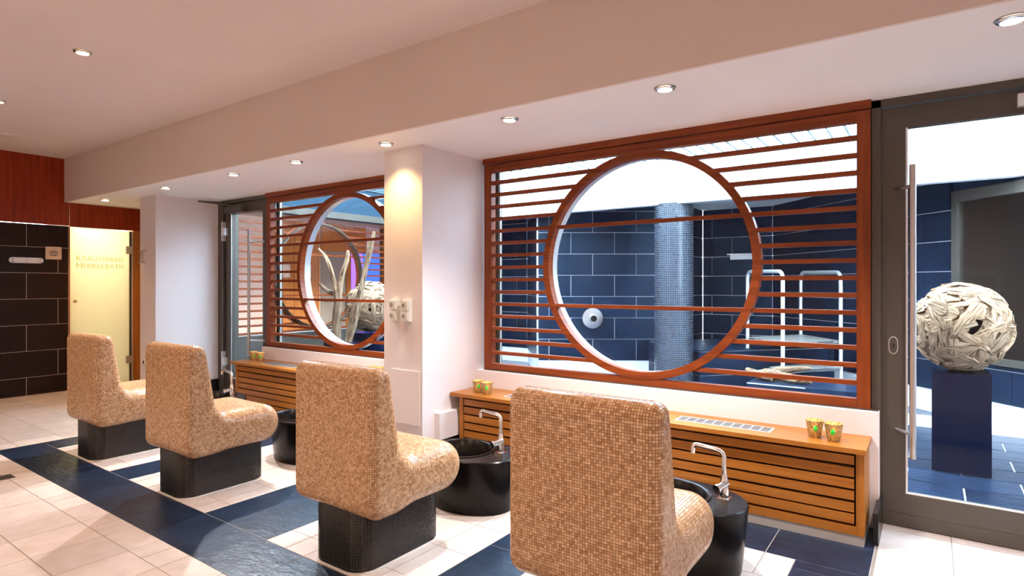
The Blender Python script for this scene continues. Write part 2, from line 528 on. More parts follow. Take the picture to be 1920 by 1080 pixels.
# slate baseboards
def base_strip(name, x0, x1, y0, y1):
    struct(name, MB().box(x0, x1, y0, y1, 0.0, 0.165), M['tileblack'])
base_strip('baseboard_pillar_side', -3.10, -3.078, 3.19, 3.846)
base_strip('baseboard_pillar_front', -3.51, -3.078, 3.186, 3.21)
base_strip('baseboard_window_end', -0.245, -0.222, 3.60, 3.95)
base_strip('baseboard_far_pillar_side', -7.38, -7.356, 3.19, 3.95)
base_strip('baseboard_far_pillar_front', -7.78, -7.356, 3.186, 3.21)
# end wall : tiled part, herbal bath doorway, timber above
wl = struct('wall_left', MB().box(XE - .25, XE - .003, YB, 2.872, -.1, 2.10).box(XE - .25, XE - .012, YB, 3.75, 2.42, HU).box(XE - .25, XE - .02, 3.715, 4.1, -.1, 2.42).box(XE - .02, -7.7, 3.72, 4.1, -.1, 2.42), M['wallgroutdark'])
rows = [-0.10, 0.22, 0.54, 0.86, 1.18, 1.50, 1.82, 2.105]
for i, (a, b) in enumerate(zip(rows[:-1], rows[1:])):
    a = max(a, 0.0)
    yj = 2.437 if i % 2 == 0 else 2.757
    ys = [2.868]; y = yj
    while y > YB: ys.append(y); y -= 0.64
    ys.append(YB)
    for y1, y0 in zip(ys[:-1], ys[1:]):
        piece('wall_tile', M['brownwall'], wl, XE - .012, XE, y0 + .0032, y1 - .0032, a + .0032, b - .0032)
# timber cladding
def clad(y0, y1, z0, z1):
    piece('timber_panel', M['panel_v'], wl, XE - .012, XE + .004, y0, y1, z0, z1)
clad(2.15, 2.875, 2.108, HU); clad(1.42, 2.147, 2.108, HU); clad(0.69, 1.417, 2.108, HU); clad(-0.04, 0.687, 2.108, HU); clad(-.77, -.043, 2.108, HU); clad(YB, -.773, 2.108, HU)
clad(2.879, 3.72, 2.10, 2.42)

# ------------------------------------------------------------------ herbal bath door and the bright cabin behind it
struct('herbal_bath_cabin', MB().box(-10.6, -10.5, 2.7, 3.8, -.1, 2.5).box(-10.5, XE - .25, 2.70, 2.78, -.1, 2.5).box(-10.5, XE - .25, 3.74, 3.8, -.1, 2.5).box(-10.5, XE - .02, 2.78, 3.74, 2.4, 2.5).box(-10.5, XE - .02, 2.78, 3.74, -.1, -.005), M['white'])
dk = empty('door_1', (XE, 2.877, 0)); tag(dk, kind='structure')
part('door_pane', MB().box(-.030, -.020, .012, .70, .012, 2.085), M['frost'], dk)
part('jamb', MB().box(-.20, .004, .745, .838, 0.0, 2.10), M['cab_v'], dk)
part('jamb', MB().box(-.20, .002, -.006, .006, 0.0, 2.10), M['cab_v'], dk)
part('seal_strip', MB().box(-.032, -.018, .702, .728, 0.012, 2.085), M['frame'], dk)
part('seal_strip', MB().box(-.03, -.012, .730, .742, 0.012, 2.085), M['alu'], dk)
for z in (1.83, 0.325):
    hb = MB().box(-.035, .006, .655, .715, z - .05, z + .05).box(-.035, -.005, .715, .76, z - .05, z + .05)
    part('hinge', hb, M['steel'], dk)
part('knob', MB().lathe([(0, .0), (.022, .0), (.024, .014), (.018, .026), (0, .028)], 20, 'x', (-.02, .065, 1.14)), M['plate'], dk, True)
def text_mesh(body, size, small=True):
    cu = bpy.data.curves.new('text', 'FONT'); cu.body = body; cu.size = size; cu.extrude = 0.0012
    cu.small_caps_scale = 0.78; cu.space_character = 1.08
    if small:
        for f in cu.body_format: f.use_small_caps = True
    o = bpy.data.objects.new('text', cu); COL.objects.link(o)
    dg = bpy.context.evaluated_depsgraph_get()
    me = bpy.data.meshes.new_from_object(o.evaluated_get(dg))
    bpy.data.objects.remove(o); bpy.data.curves.remove(cu)
    me.name = 'lettering'
    return me
for body, z in (('KR\u00c4UTERBAD', 1.668), ('HERBALBATH', 1.572)):
    m1 = text_mesh(body[0], 0.118, False); m2 = text_mesh(body[1:], 0.092, False)
    w1 = max(v.co.x for v in m1.vertices) + .010
    bm = bmesh.new(); bm.from_mesh(m1)
    for v in m2.vertices: v.co.x += w1
    bm.from_mesh(m2); me = bpy.data.meshes.new('lettering'); bm.to_mesh(me); bm.free()
    wv = max(v.co.x for v in me.vertices); k = 0.555 / wv
    o = link('lettering', me, M['frosttext'], dk, (-.0188, .074, z), rot=(PI / 2, 0, PI / 2), scale=(k, k, 1))
lamp = bpy.data.lights.new('cabin_lamp', 'AREA'); lamp.energy = 13; lamp.color = (1.0, 0.90, 0.60); lamp.size = 0.3
lo = bpy.data.objects.new('cabin_lamp', lamp); COL.objects.link(lo); lo.location = (-9.55, 3.12, 2.36)
tag(lo, 'warm ceiling light inside the herbal bath cabin', 'light')

# sign plate and hook rail on the brown tiles
sp = empty('sign_plate', (XE, 2.708, 1.752)); tag(sp, 'small square brass notice plate on the brown wall tiles', 'sign')
part('plate', MB().box(.004, .010, -.083, .083, -.08, .08), M['plate'], sp)
mb = MB()
for z, wd in ((.030, .028), (.014, .048), (.006, .046), (-.010, .044), (-.024, .042), (-.033, .030)): mb.box(.010, .0108, -wd, wd, z - .003, z + .003)
part('lettering', mb, M['hole'], sp)
for a in (-1, 1):
    for b_ in (-1, 1): part('screw', MB().lathe([(.006, 0), (.006, .004), (.004, .006), (0, .006)], 10, 'x', (.010, a * .07, b_ * .067)), M['steel'], sp, True)
hr = empty('hook_rail', (XE, 2.435, 1.652)); tag(hr, 'steel coat hook rail with three hooks on brown tiles', 'hook rail')
pts = []
for s_ in (1, -1):
    for k in range(9):
        a = -PI / 2 + PI * k / 8
        pts.append((s_ * (.135 + .034 * math.cos(a)), s_ * .034 * math.sin(a)))
me = MB(); n = len(pts)
me.add([(.004, y, z) for y, z in pts] + [(.010, y, z) for y, z in pts], [tuple(range(n))[::-1], tuple(range(n, 2 * n))] + [(i, (i + 1) % n, n + (i + 1) % n, n + i) for i in range(n)])
part('rail', me, M['alu'], hr)
for y in (-.135, 0, .135):
    part('hook', MB().tube(bendpath([(.008, y, .012), (.04, y, .010), (.045, y, -.022), (.06, y, -.018), (.062, y, .008)], .012), .009, 10), M['chrome'], hr, True)

# ------------------------------------------------------------------ round slatted windows
WX = -1.667; WHALF = 1.3885
SL = [2.204 - 0.1008 * i for i in range(15)]
RC = 1.495; RO = 0.803; RI = 0.752
win = empty('window_1', (WX, YW, 0)); tag(win, kind='structure')
def wpart(name, x0, x1, y0, y1, z0, z1, mat): piece(name, mat, win, x0, x1, y0, y1, z0, z1)
wpart('stile', -WHALF, -WHALF + .073, 0, .06, .652, 2.352, M['wframe_v'])
wpart('stile', WHALF - .068, WHALF, 0, .06, .652, 2.352, M['wframe_v'])
wpart('rail', -WHALF + .073, WHALF - .068, .002, .06, 2.292, 2.352, M['wframe_h'])
wpart('rail', -WHALF + .073, WHALF - .068, .002, .06, .652, .702, M['wframe_h'])
wpart('header_board', -WHALF - .004, WHALF + .004, -.016, .06, 2.358, H + .001, M['wframe_h'])
for i, z in enumerate(SL):
    dz = abs(z - RC); hw = math.sqrt(max(0, (RO - .012) ** 2 - dz * dz))
    a, b = -WHALF + .073, WHALF - .068
    wpart('slat', a, -hw, .006, .046, z - .0135, z + .0135, M['wframe_h'])
    wpart('slat', hw, b, .006, .046, z - .0135, z + .0135, M['wframe_h'])
    if i in (4, 10):
        hi = math.sqrt((RI + .01) ** 2 - dz * dz)
        wpart('slat', -hi, hi, .010, .042, z - .0135, z + .0135, M['wframe_h'])
part('ring', MB().lathe([(RO, -.002), (RO, .060), (RI, .060), (RI, -.002)], 96, 'y', (0, 0, RC), True), M['wframe_h'], win, True)
part('ring_liner', MB().lathe([(RI + .022, .060), (RI + .022, .135), (RI + .006, .135), (RI + .006, .060)], 96, 'y', (0, 0, RC), True), M['alu'], win, True)
part('pane', MB().box(-WHALF + .03, WHALF - .03, .140, .148, .66, 2.38), M['glass'], win)
fr = MB().box(-WHALF + .015, -WHALF + .062, .12, .17, .648, 2.40).box(WHALF - .062, WHALF - .015, .12, .17, .648, 2.40)
fr.box(-WHALF + .015, WHALF - .015, .12, .17, 2.36, 2.40).box(-WHALF + .015, WHALF - .015, .12, .17, .648, .672)
part('glazing_frame', fr, M['frame'], win)
gl = MB().box(-WHALF + .062, -WHALF + .068, .134, .150, .672, 2.36).box(WHALF - .068, WHALF - .062, .134, .150, .672, 2.36).box(-WHALF + .062, WHALF - .062, .118, .172, .672, .678)
part('glazing_bead', gl, M['alu'], win)
w2 = copy_tree(win, None, (-4.852, YW, 0)); w2.name = 'window_2'
w3 = copy_tree(win, None, (-7.56, 5.55, 0), -PI / 2); w3.name = 'window_3'
for ch in kids(w3):
    if ch.name.startswith('ring_liner'):
        ch.data = ch.data.copy(); ch.data.materials[0] = M['frame']

# sill line under the windows
for nm, a, b in (('trim_1', -3.05, -.24), ('trim_2', -6.24, -3.5)):
    struct(nm, MB().box(a, b, YW - .012, YW + .12, .6455, .6515), M['frame'])

# ------------------------------------------------------------------ glazed metal doors
def glazed_door(name, x0, x1, hinge):
    d = empty(name, (x0, 3.97, 0)); tag(d, kind='structure')
    W = x1 - x0
    f = MB().box(0, .045, -.04, .05, 0, 2.40).box(W - .045, W, -.04, .05, 0, 2.40).box(0, W, -.04, .05, 2.362, 2.404)
    part('door_frame', f, M['frame'], d)
    a, b = .046, W - .046
    st = .115
    for n_, bx_ in (('leaf_stile', (a, a + st, 0.004, 2.355)), ('leaf_stile', (b - st, b, 0.004, 2.355))):
        part(n_, MB().box(bx_[0], bx_[1], -.012, .045, bx_[2], bx_[3]), M['frame'], d)
    part('leaf_rail', MB().box(a + st, b - st, -.012, .045, 2.235, 2.355), M['frame'], d)
    part('leaf_rail', MB().box(a + st, b - st, -.012, .045, .004, .19), M['frame'], d)
    part('kick_plate', MB().box(a, b, -.016, -.012, .004, .075), M['frame'], d)
    part('pane', MB().box(a + st - .01, b - st + .01, .014, .022, .18, 2.245), M['glass'], d)
    bd = MB().box(a + st, a + st + .010, -.008, .0, .19, 2.235).box(a + st, b - st, -.010, .0, .19, .198).box(b - st - .010, b - st, -.008, .0, .19, 2.235)
    part('glazing_bead', bd, M['alu'], d)
    return d, a, b, st
d1, a, b, st = glazed_door('door_2', -0.275, 1.02, 'r')
struct('trim_5', MB().box(-0.300, -0.232, 3.962, 4.10, 0, H), M['frame'])
# pull bar of the near door
def pull_bar(d, x, z0, z1, xs, zs):
    hb = part('pull_handle', MB().tube([(x, -.092, z0), (x, -.092, z1)], .0165, 16), M['steel'], d, True)
    for z in zs:
        part('standoff', MB().tube([(x, -.092, z), (xs, -.012, z)], .010, 10), M['steel'], hb, True)
pull_bar(d1, .196, .41, 2.012, .115, (.543, 1.894))
lk = MB()
pts = [(.034 * 0.55 * math.cos(t), .034 * math.sin(t)) for t in np.linspace(0, 2 * PI, 20, endpoint=False)]
pl = [(x * 1.05, z + (.012 if z > 0 else -.012)) for x, z in pts]
n = len(pl)
lk.add([(.103 + x, -.018, 1.016 + z) for x, z in pl] + [(.103 + x, -.012, 1.016 + z) for x, z in pl], [tuple(range(n)), tuple(range(n, 2 * n))[::-1]] + [(i, n + i, n + (i + 1) % n, (i + 1) % n) for i in range(n)])
lk_o = part('lock_rose', lk, M['frame'], d1)
lr = MB(); lr.v = [(.103 + (x - .103) * 1.16, y + .002, 1.016 + (z - 1.016) * 1.09) for x, y, z in lk.v]; lr.f = list(lk.f)
part('rose_rim', lr, M['alu'], d1)
part('keyhole', MB().lathe([(.009, 0), (.009, .004), (0, .004)], 14, 'y', (.103, -.022, 1.024)).box(.099, .107, -.022, -.018, .998, 1.02), M['hole'], lk_o)
part('door_closer', MB().box(.635, .90, -.055, -.012, 2.262, 2.325), M['alu'], d1)
d2, a, b, st = glazed_door('door_3', -7.27, -6.245, 'l')
part('side_post', MB().box(-.10, 0, -.03, .05, 0, 2.404), M['frame'], d2)
pull_bar(d2, .703, .509, 2.009, .90, (.70, 1.86))
for z in (2.02, .40):
    part('hinge', MB().box(.03, .05, -.06, -.012, z - .12, z + .12).box(.045, .10, -.055, -.012, z - .05, z + .045), M['alu'], d2)
part('door_closer', MB().box(.12, .50, -.075, -.012, 2.235, 2.315), M['frame'], d2)
part('closer_arm', MB().tube([(.24, -.05, 2.33), (-.02, -.32, 2.375)], .010, 8).tube([(-.02, -.32, 2.375), (.02, -.05, 2.385)], .008, 8), M['frame'], d2, True)

# ------------------------------------------------------------------ things on the pillars
sid = 0
for sx_, lab in ((-3.373, 'left column of white double sockets on the lit pillar'), (-3.243, 'right column of white double sockets on the lit pillar')):
    s_ = empty('wall_socket', (sx_, 3.2, 1.160)); tag(s_, lab, 'socket', 'double sockets on the centre pillar')
    part('back_box', MB().box(-.042, .042, -.030, 0, -.083, .083), M['socket'], s_)
    for z in (.041, -.041):
        fo = part('flap', MB().box(-.036, .036, -.042, -.028, z - .033, z + .033), M['socket'], s_)
        part('ring_mark', MB().lathe([(.014, 0), (.014, .002), (.010, .002), (.010, 0)], 18, 'y', (-.008, -.0445, z), True), M['hole'], fo, True)
ap = empty('access_panel', (-3.268, 3.2, .50)); tag(ap, 'plastered access panel low on the lit pillar', 'panel')
part('panel', MB().box(-.150, .150, -.006, -.001, -.205, .205), M['pillar'], ap)
cb = empty('cable_box', (-3.092, 3.48, .275)); tag(cb, 'white boxed cable cover low on the pillar side', 'box')
part('cover', MB().box(0, .055, -.15, .15, -.10, .10), M['wall'], cb)
sg = empty('acrylic_sign', (-7.675, 3.2, 1.69)); tag(sg, 'clear acrylic sign on standoffs on the far white pillar', 'sign')
part('panel', MB().box(-.05, .05, -.030, -.025, -.07, .07), M['acryl'], sg)
mb = MB()
for z, wd in ((.03, .02), (.015, .026), (-.01, .024), (-.025, .018)): mb.box(-wd, wd, -.0312, -.030, z - .002, z + .002)
part('lettering', mb, M['hole'], sg)
for a in (-.045, .045):
    for b_ in (-.068, .068): part('standoff', MB().lathe([(.008, 0), (.008, .034), (0, .034)], 12, 'y', (a, -.034, b_)), M['steel'], sg, True)
so = empty('wall_socket', (-7.66, 3.2, .43)); tag(so, 'single white socket low on the far white pillar', 'socket')
f = part('frame', MB().box(-.04, .04, -.010, 0, -.04, .04), M['socket'], so)
part('insert', MB().lathe([(.019, 0), (.019, .002), (0, .004)], 18, 'y', (0, -.0125, 0)), M['hole'], f, True)

# ------------------------------------------------------------------ slatted timber bench cabinets
CX0, CX1 = -3.084, -0.269
def make_cabinet(loc, label):
    c = empty('heater_cabinet', loc); tag(c, label, 'cabinet', 'slatted timber cabinets under the round windows')
    w = CX1 - CX0
    # local: x 0..w, y 0 = front of top board, wall at y .346
    part('top_board', MB().box(0, w, 0, .344, .484, .510), M['cab_h'], c)
    part('plinth', MB().box(.075, w - .012, .034, .34, 0, .055), M['plinth'], c)
    part('post', MB().box(w - .047, w - .010, .030, .34, .055, .484), M['cab_v'], c)
    part('post', MB().box(.072, .110, .030, .34, .055, .484), M['cab_v'], c)
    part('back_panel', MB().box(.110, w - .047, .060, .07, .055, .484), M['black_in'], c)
    part('rail', MB().box(.110, w - .047, .031, .06, .0545, .0985), M['cab_h'], c)
    for z0, z1 in ((.419, .466), (.356, .404), (.2945, .343), (.235, .2815), (.172, .220), (.1125, .1615)):
        piece('slat', M['cab_h'], c, .118, w - .056, .031, .052, z0, z1)
    # register grilles let into the top
    for gx0 in (.45, 1.085, 1.775):
        g = part('grille', MB().box(gx0, gx0 + .56, .10, .235, .509, .5125), M['alu'], c)
        for k in range(10):
            piece('grille_mesh', M['grillemesh'], g, gx0 + .012 + k * .0545, gx0 + .012 + k * .0545 + .045, .114, .221, .5124, .5134)
    return c
def mesh_mat():
    m, nt, b = nt_new('grille_wire_mesh')
    tc = nt.nodes.new('ShaderNodeNewGeometry')
    v = nt.nodes.new('ShaderNodeTexChecker'); v.inputs['Scale'].default_value = 260
    v.inputs['Color1'].default_value = (0.22, 0.23, 0.24, 1); v.inputs['Color2'].default_value = (0.04, 0.04, 0.04, 1)
    L(nt, tc.outputs['Position'], v.inputs['Vector'])
    L(nt, v.outputs['Color'], b.inputs['Base Color'])
    b.inputs['Roughness'].default_value = 0.4; b.inputs['Metallic'].default_value = 0.5
    return m
M['grillemesh'] = mesh_mat()
cabA = make_cabinet((CX0, 3.50, 0), 'slatted timber cabinet below the nearer, right-hand round window')
cabB = copy_tree(cabA, None, (-6.312, 3.50, 0)); cabB['label'] = 'slatted timber cabinet below the far round window behind the pillar'

# ------------------------------------------------------------------ mosaic chairs
def rounded_profile(V, steps=14):
    """V: list of (y,z,r); returns dense closed polyline"""
    out = []; n = len(V)
    for i in range(n):
        p = np.array(V[i][:2]); a = np.array(V[i - 1][:2]); b = np.array(V[(i + 1) % n][:2]); r = V[i][2]
        u = (a - p) / np.linalg.norm(a - p); v = (b - p) / np.linalg.norm(b - p)
        ang = math.acos(np.clip(u @ v, -1, 1)); t = r / math.tan(ang / 2)
        A = p + u * t; B = p + v * t
        bis = (u + v) / np.linalg.norm(u + v); c = p + bis * (r / math.sin(ang / 2))
        a0 = math.atan2(*(A - c)[::-1]); a1 = math.atan2(*(B - c)[::-1])
        d = (a1 - a0 + PI) % (2 * PI) - PI
        for k in range(steps + 1):
            th = a0 + d * k / steps; out.append(c + r * np.array([math.cos(th), math.sin(th)]))
    return np.array(out)

def resample(P, n):
    Q = np.vstack([P, P[:1]]); d = np.r_[0, np.cumsum(np.linalg.norm(np.diff(Q, axis=0), axis=1))]
    s = np.linspace(0, d[-1], n, endpoint=False)
    return np.c_[np.interp(s, d, Q[:, 0]), np.interp(s, d, Q[:, 1])], d[-1]

def normals2(P):
    t = np.roll(P, -1, 0) - np.roll(P, 1, 0); t /= np.linalg.norm(t, axis=1)[:, None]
    return np.c_[-t[:, 1], t[:, 0]]

def tiles_mesh(name, C, N, mat, gap=0.10, lift=0.0012, keep=None):
    """C: (k,4,3) corner positions on the surface, N: (k,4,3) normals -> one mesh of raised tiles with a random tint each"""
    k = len(C)
    ctr = C.mean(1, keepdims=True)
    base = ctr + (C - ctr) * (1 - gap)
    top = ctr + (C - ctr) * (1 - gap * 1.6) + N * lift
    V = np.concatenate([base, top], 1).reshape(-1, 3)
    o = np.arange(k)[:, None, None] * 8
    F = np.array([[4, 5, 6, 7], [0, 1, 5, 4], [1, 2, 6, 5], [2, 3, 7, 6], [3, 0, 4, 7]])[None] + o
    F = F.reshape(-1, 4)
    me = bpy.data.meshes.new(name)
    me.vertices.add(len(V)); me.vertices.foreach_set('co', V.astype(np.float32).ravel())
    me.loops.add(F.size); me.loops.foreach_set('vertex_index', F.astype(np.int32).ravel())
    me.polygons.add(len(F)); me.polygons.foreach_set('loop_start', np.arange(0, F.size, 4, dtype=np.int32))
    me.update(calc_edges=True)
    at = me.attributes.new('tint', 'FLOAT', 'FACE')
    t = rng.beta(2.0, 2.0, k); at.data.foreach_set('value', np.repeat(t, 5).astype(np.float32))
    me.materials.append(mat)
    me.shade_flat()
    return me

W_CH = 0.60
CHV = [(0.0, .275, .07), (0.0, .972, .052), (.118, .972, .052), (.195, .53, .085), (.655, .53, .1275), (.655, .275, .1275)]
CHP = rounded_profile(CHV)
def edge_r(P):
    t = np.clip((P[:, 0] - .15) / .17, 0, 1); t = t * t * (3 - 2 * t)
    return .046 + t * .05
def chair_surface(P, T, inset=0.0):
    """grid of positions and normals for profile points P and cross parameter T in [-1,1]"""
    n = normals2(P); r = edge_r(P)
    flat = W_CH / 2 - r
    Lc = flat + r * PI / 2
    c = T[None, :] * Lc[:, None]
    ac = np.abs(c); sg = np.sign(c)
    phi = np.clip((ac - flat[:, None]) / r[:, None], 0, PI / 2)
    x = np.where(ac < flat[:, None], c, sg * (flat[:, None] + r[:, None] * np.sin(phi)))
    off = r[:, None] * (1 - np.cos(phi)) + inset * np.cos(phi)
    x = x - sg * inset * np.sin(phi)
    pos = np.stack([x, P[:, None, 0] - n[:, None, 0] * off, P[:, None, 1] - n[:, None, 1] * off], -1)
    nor = np.stack([sg * np.sin(phi), n[:, None, 0] * np.cos(phi), n[:, None, 1] * np.cos(phi)], -1)
    return pos, nor

def inside(poly, pts):
    x, y = pts[:, 0], pts[:, 1]; res = np.zeros(len(pts), bool)
    a = poly; b = np.roll(poly, -1, 0)
    for (x0, y0), (x1, y1) in zip(a, b):
        c = ((y0 > y) != (y1 > y)) & (x < (x1 - x0) * (y - y0) / (y1 - y0 + 1e-12) + x0)
        res ^= c
    return res

def grid_tiles(pos, nor, wrap_s):
    s = np.arange(pos.shape[0] if wrap_s else pos.shape[0] - 1); s2 = (s + 1) % pos.shape[0]
    t = np.arange(pos.shape[1] - 1)
    def q(A): return np.stack([A[s][:, t], A[s][:, t + 1], A[s2][:, t + 1], A[s2][:, t]], 2).reshape(-1, 4, 3)
    return q(pos), q(nor)

PITCH = 0.0106
_, LEN = resample(CHP, 400)
ns = int(round(LEN / PITCH)); PS, _ = resample(CHP, ns)
nt_ = int(round((W_CH + 1.14 * .06) / PITCH)); TT = np.linspace(-1, 1, nt_ + 1)
pos, nor = chair_surface(PS, TT)
C1, N1 = grid_tiles(pos, nor, True)
# flip the winding so faces look outwards
def orient(C, N):
    fn = np.cross(C[:, 1] - C[:, 0], C[:, 3] - C[:, 0]); bad = (fn * N[:, 0]).sum(1) < 0
    C[bad] = C[bad][:, ::-1]; N[bad] = N[bad][:, ::-1]
    return C, N
C1, N1 = orient(C1, N1)
# side faces
Pd, _ = resample(CHP, 500)
OFF = Pd - normals2(Pd) * edge_r(Pd)[:, None]
gy_ = np.arange(-.02, .70, PITCH); gz_ = np.arange(.25, 1.0, PITCH)
YY, ZZ = np.meshgrid(gy_, gz_)
cen = np.c_[YY.ravel() + PITCH / 2, ZZ.ravel() + PITCH / 2]
g0 = np.c_[YY.ravel(), ZZ.ravel()]
ok = inside(OFF, cen) | inside(OFF, g0) | inside(OFF, g0 + [PITCH, 0]) | inside(OFF, g0 + [PITCH, PITCH]) | inside(OFF, g0 + [0, PITCH])
c0 = np.c_[YY.ravel(), ZZ.ravel()][ok]
cor = np.stack([c0, c0 + [PITCH, 0], c0 + [PITCH, PITCH], c0 + [0, PITCH]], 1)
flatc = cor.reshape(-1, 2); out = ~inside(OFF, flatc)
idx = np.where(out)[0]
for i in idx:
    d = ((OFF - flatc[i]) ** 2).sum(1); flatc[i] = OFF[d.argmin()]
cor = flatc.reshape(-1, 4, 2)
area = np.abs(np.cross(cor[:, 2] - cor[:, 0], cor[:, 3] - cor[:, 1])) / 2
cor = cor[area > .10 * PITCH ** 2]
Cs = []; Ns = []
for sg_ in (-1, 1):
    c3 = np.concatenate([np.full((*cor.shape[:2], 1), sg_ * W_CH / 2), cor], 2)
    n3 = np.zeros_like(c3); n3[..., 0] = sg_
    a_, b_ = orient(c3, n3); Cs.append(a_); Ns.append(b_)
Call = np.concatenate([C1] + Cs); Nall = np.concatenate([N1] + Ns)
ME_SEAT_TILES = tiles_mesh('seat_mosaic', Call, Nall, M['tilebeige'])
# grout shell
Pg, _ = resample(CHP, 150); Tg = np.r_[np.linspace(-1, -.8, 7), np.linspace(-.7, .7, 5), np.linspace(.8, 1, 7)]
pg, ng = chair_surface(Pg, Tg, 0.0006)
a, b = pg.shape[:2]
V = pg.reshape(-1, 3); F = [(i * b + j, i * b + j + 1, ((i + 1) % a) * b + j + 1, ((i + 1) % a) * b + j) for i in range(a) for j in range(b - 1)]
F += [tuple(i * b for i in range(a)), tuple(i * b + b - 1 for i in range(a))[::-1]]
ME_SEAT = mesh_from('seat_body', V, F, True, 60)
# black mosaic base
def rounded_rect(x0, x1, y0, y1, r): return rounded_profile([(x0, y0, r), (x0, y1, r), (x1, y1, r), (x1, y0, r)], 12)
def wall_tiles(P2, z0, z1, pitch, name, mat, rows=None, gap=.09):
    _, Lp = resample(P2, 200); n_ = int(round(Lp / pitch)); R_, _ = resample(P2, n_)
    rows = int(round((z1 - z0) / pitch)); Z = np.linspace(z0, z1, rows + 1)
    nn = normals2(R_)
    pos = np.stack([np.repeat(R_[:, None, 0], rows + 1, 1), np.repeat(R_[:, None, 1], rows + 1, 1), np.repeat(Z[None], n_, 0)], -1)
    nor = np.stack([np.repeat(nn[:, None, 0], rows + 1, 1), np.repeat(nn[:, None, 1], rows + 1, 1), np.zeros((n_, rows + 1))], -1)
    c_, n__ = orient(*grid_tiles(pos, nor, True))
    return tiles_mesh(name, c_, n__, mat, gap)
BR = rounded_rect(-.186, .186, .020, .600, .105)
ME_BASE_TILES = wall_tiles(BR, .008, .318, .0135, 'base_mosaic', M['tileblack'], gap=.13)
BRs = rounded_rect(-.1856, .1856, .0204, .5996, .1046)[::4]
ME_BASE = MB().prism([tuple(p) for p in BRs][::-1], 0.0, .320).mesh('base_body', True, 40)
BRf = rounded_rect(-.194, .194, .012, .608, .112)[::3]
ME_SEAL = MB().prism([tuple(p) for p in BRf][::-1], 0.0, .007).mesh('seal', True, 40)

CHAIRS = [(-1.00, 'beige mosaic chair nearest the camera, cut off by the bottom edge'),
          (-2.335, 'beige mosaic chair in front of the lit pillar, second nearest'),
          (-4.00, 'beige mosaic chair third from the camera, brightly lit seat'),
          (-5.385, 'beige mosaic chair farthest from the camera, by the frosted door')]
for cx, lab in CHAIRS:
    c = empty('mosaic_chair', (cx, 1.79, 0)); tag(c, lab, 'chair', 'mosaic foot bath chairs in a row')
    b0 = link('base', ME_BASE, M['groutgrey'], c)
    t0 = link('base_mosaic', ME_BASE_TILES, None, b0); t0['kind'] = 'stuff'
    link('seal', ME_SEAL, M['silicone'], c)
    s0 = link('seat', ME_SEAT, M['groutbeige'], c)
    t1 = link('seat_mosaic', ME_SEAT_TILES, None, s0); t1['kind'] = 'stuff'

# ------------------------------------------------------------------ foot basins with taps
def make_basin():
    r = empty('foot_basin', (0, 0, 0))
    mb = MB(); N = 72
    def ring(cx, cy, a, b_, z, e=2.0):
        pts = []
        for i in range(N):
            t = 2 * PI * i / N; c_, s_ = math.cos(t), math.sin(t)
            k = (abs(c_) ** e + abs(s_) ** e) ** (-1 / e)
            pts.append((cx + a * k * c_, cy + b_ * k * s_, z))
        return pts
    rings = [ring(-.02, 0, .296, .212, 0.0), ring(-.02, 0, .300, .216, .02), ring(-.02, 0, .330, .243, .306), ring(-.02, 0, .330, .243, .316), ring(-.02, 0, .324, .237, .322),
             ring(-.095, 0, .232, .218, .322)]
    for R_ in rings: mb.v += R_
    for j in range(len(rings) - 1):
        for i in range(N): mb.f.append((j * N + i, j * N + (i + 1) % N, (j + 1) * N + (i + 1) % N, (j + 1) * N + i))
    mb.f.append(tuple(range(N))[::-1])
    part('tub', mb, M['basin'], r, True, 40)
    mb = MB()
    rings = [ring(-.095, 0, .2325, .2185, .318), ring(-.095, 0, .230, .216, .327), ring(-.095, 0, .214, .200, .3275), ring(-.095, 0, .207, .193, .322), ring(-.095, 0, .195, .181, .20), ring(-.095, 0, .170, .158, .09), ring(-.095, 0, .10, .10, .06), ring(-.095, 0, .02, .02, .055)]
    for R_ in rings: mb.v += R_
    for j in range(len(rings) - 1):
        for i in range(N): mb.f.append((j * N + i, j * N + (i + 1) % N, (j + 1) * N + (i + 1) % N, (j + 1) * N + i))
    mb.f.append(tuple(range((len(rings) - 1) * N, len(rings) * N)))
    part('bowl', mb, M['basin'], r, True, 50)
    # tap
    fx, fy, fz = .190, .045, .322
    tp = link('tap', MB().lathe([(.021, .012), (.021, .085), (.019, .092), (.017, .11), (.015, .125), (0, .125)], 20).mesh('tap', True, 40), M['chrome'], r, (fx, fy, fz))
    part('tap_plate', MB().box(-.029, .029, -.029, .029, 0, .012), M['chrome'], tp)
    sp_ = bendpath([(0, 0, .11), (-.002, 0, .232), (-.145, -.01, .250), (-.150, -.01, .205)], .035, 8)
    part('spout', MB().tube(sp_, .0115, 14), M['chrome'], tp, True)
    part('lever', MB().tube([(.012, .0, .085), (-.012, -.055, .070)], .016, 16).tube([(-.012, -.055, .070), (-.018, -.068, .0665)], [.021, .021], 16), M['chrome'], tp, True)
    return r
BAS = make_basin()
bas_pos = [(-1.0, 'black foot basin with chrome tap beside the nearest chair'), (-2.335, 'black oval foot basin in front of the lit pillar and cabinet end'),
           (-4.0, 'black foot basin half hidden behind the second nearest chair'), (-5.385, 'black foot basin with chrome tap at the farthest chair')]
for i, (cx, lab) in enumerate(bas_pos):
    o = BAS if i == 0 else copy_tree(BAS)
    o.location = (cx, 2.86, 0); tag(o, lab, 'basin', 'black foot basins in front of the chairs')

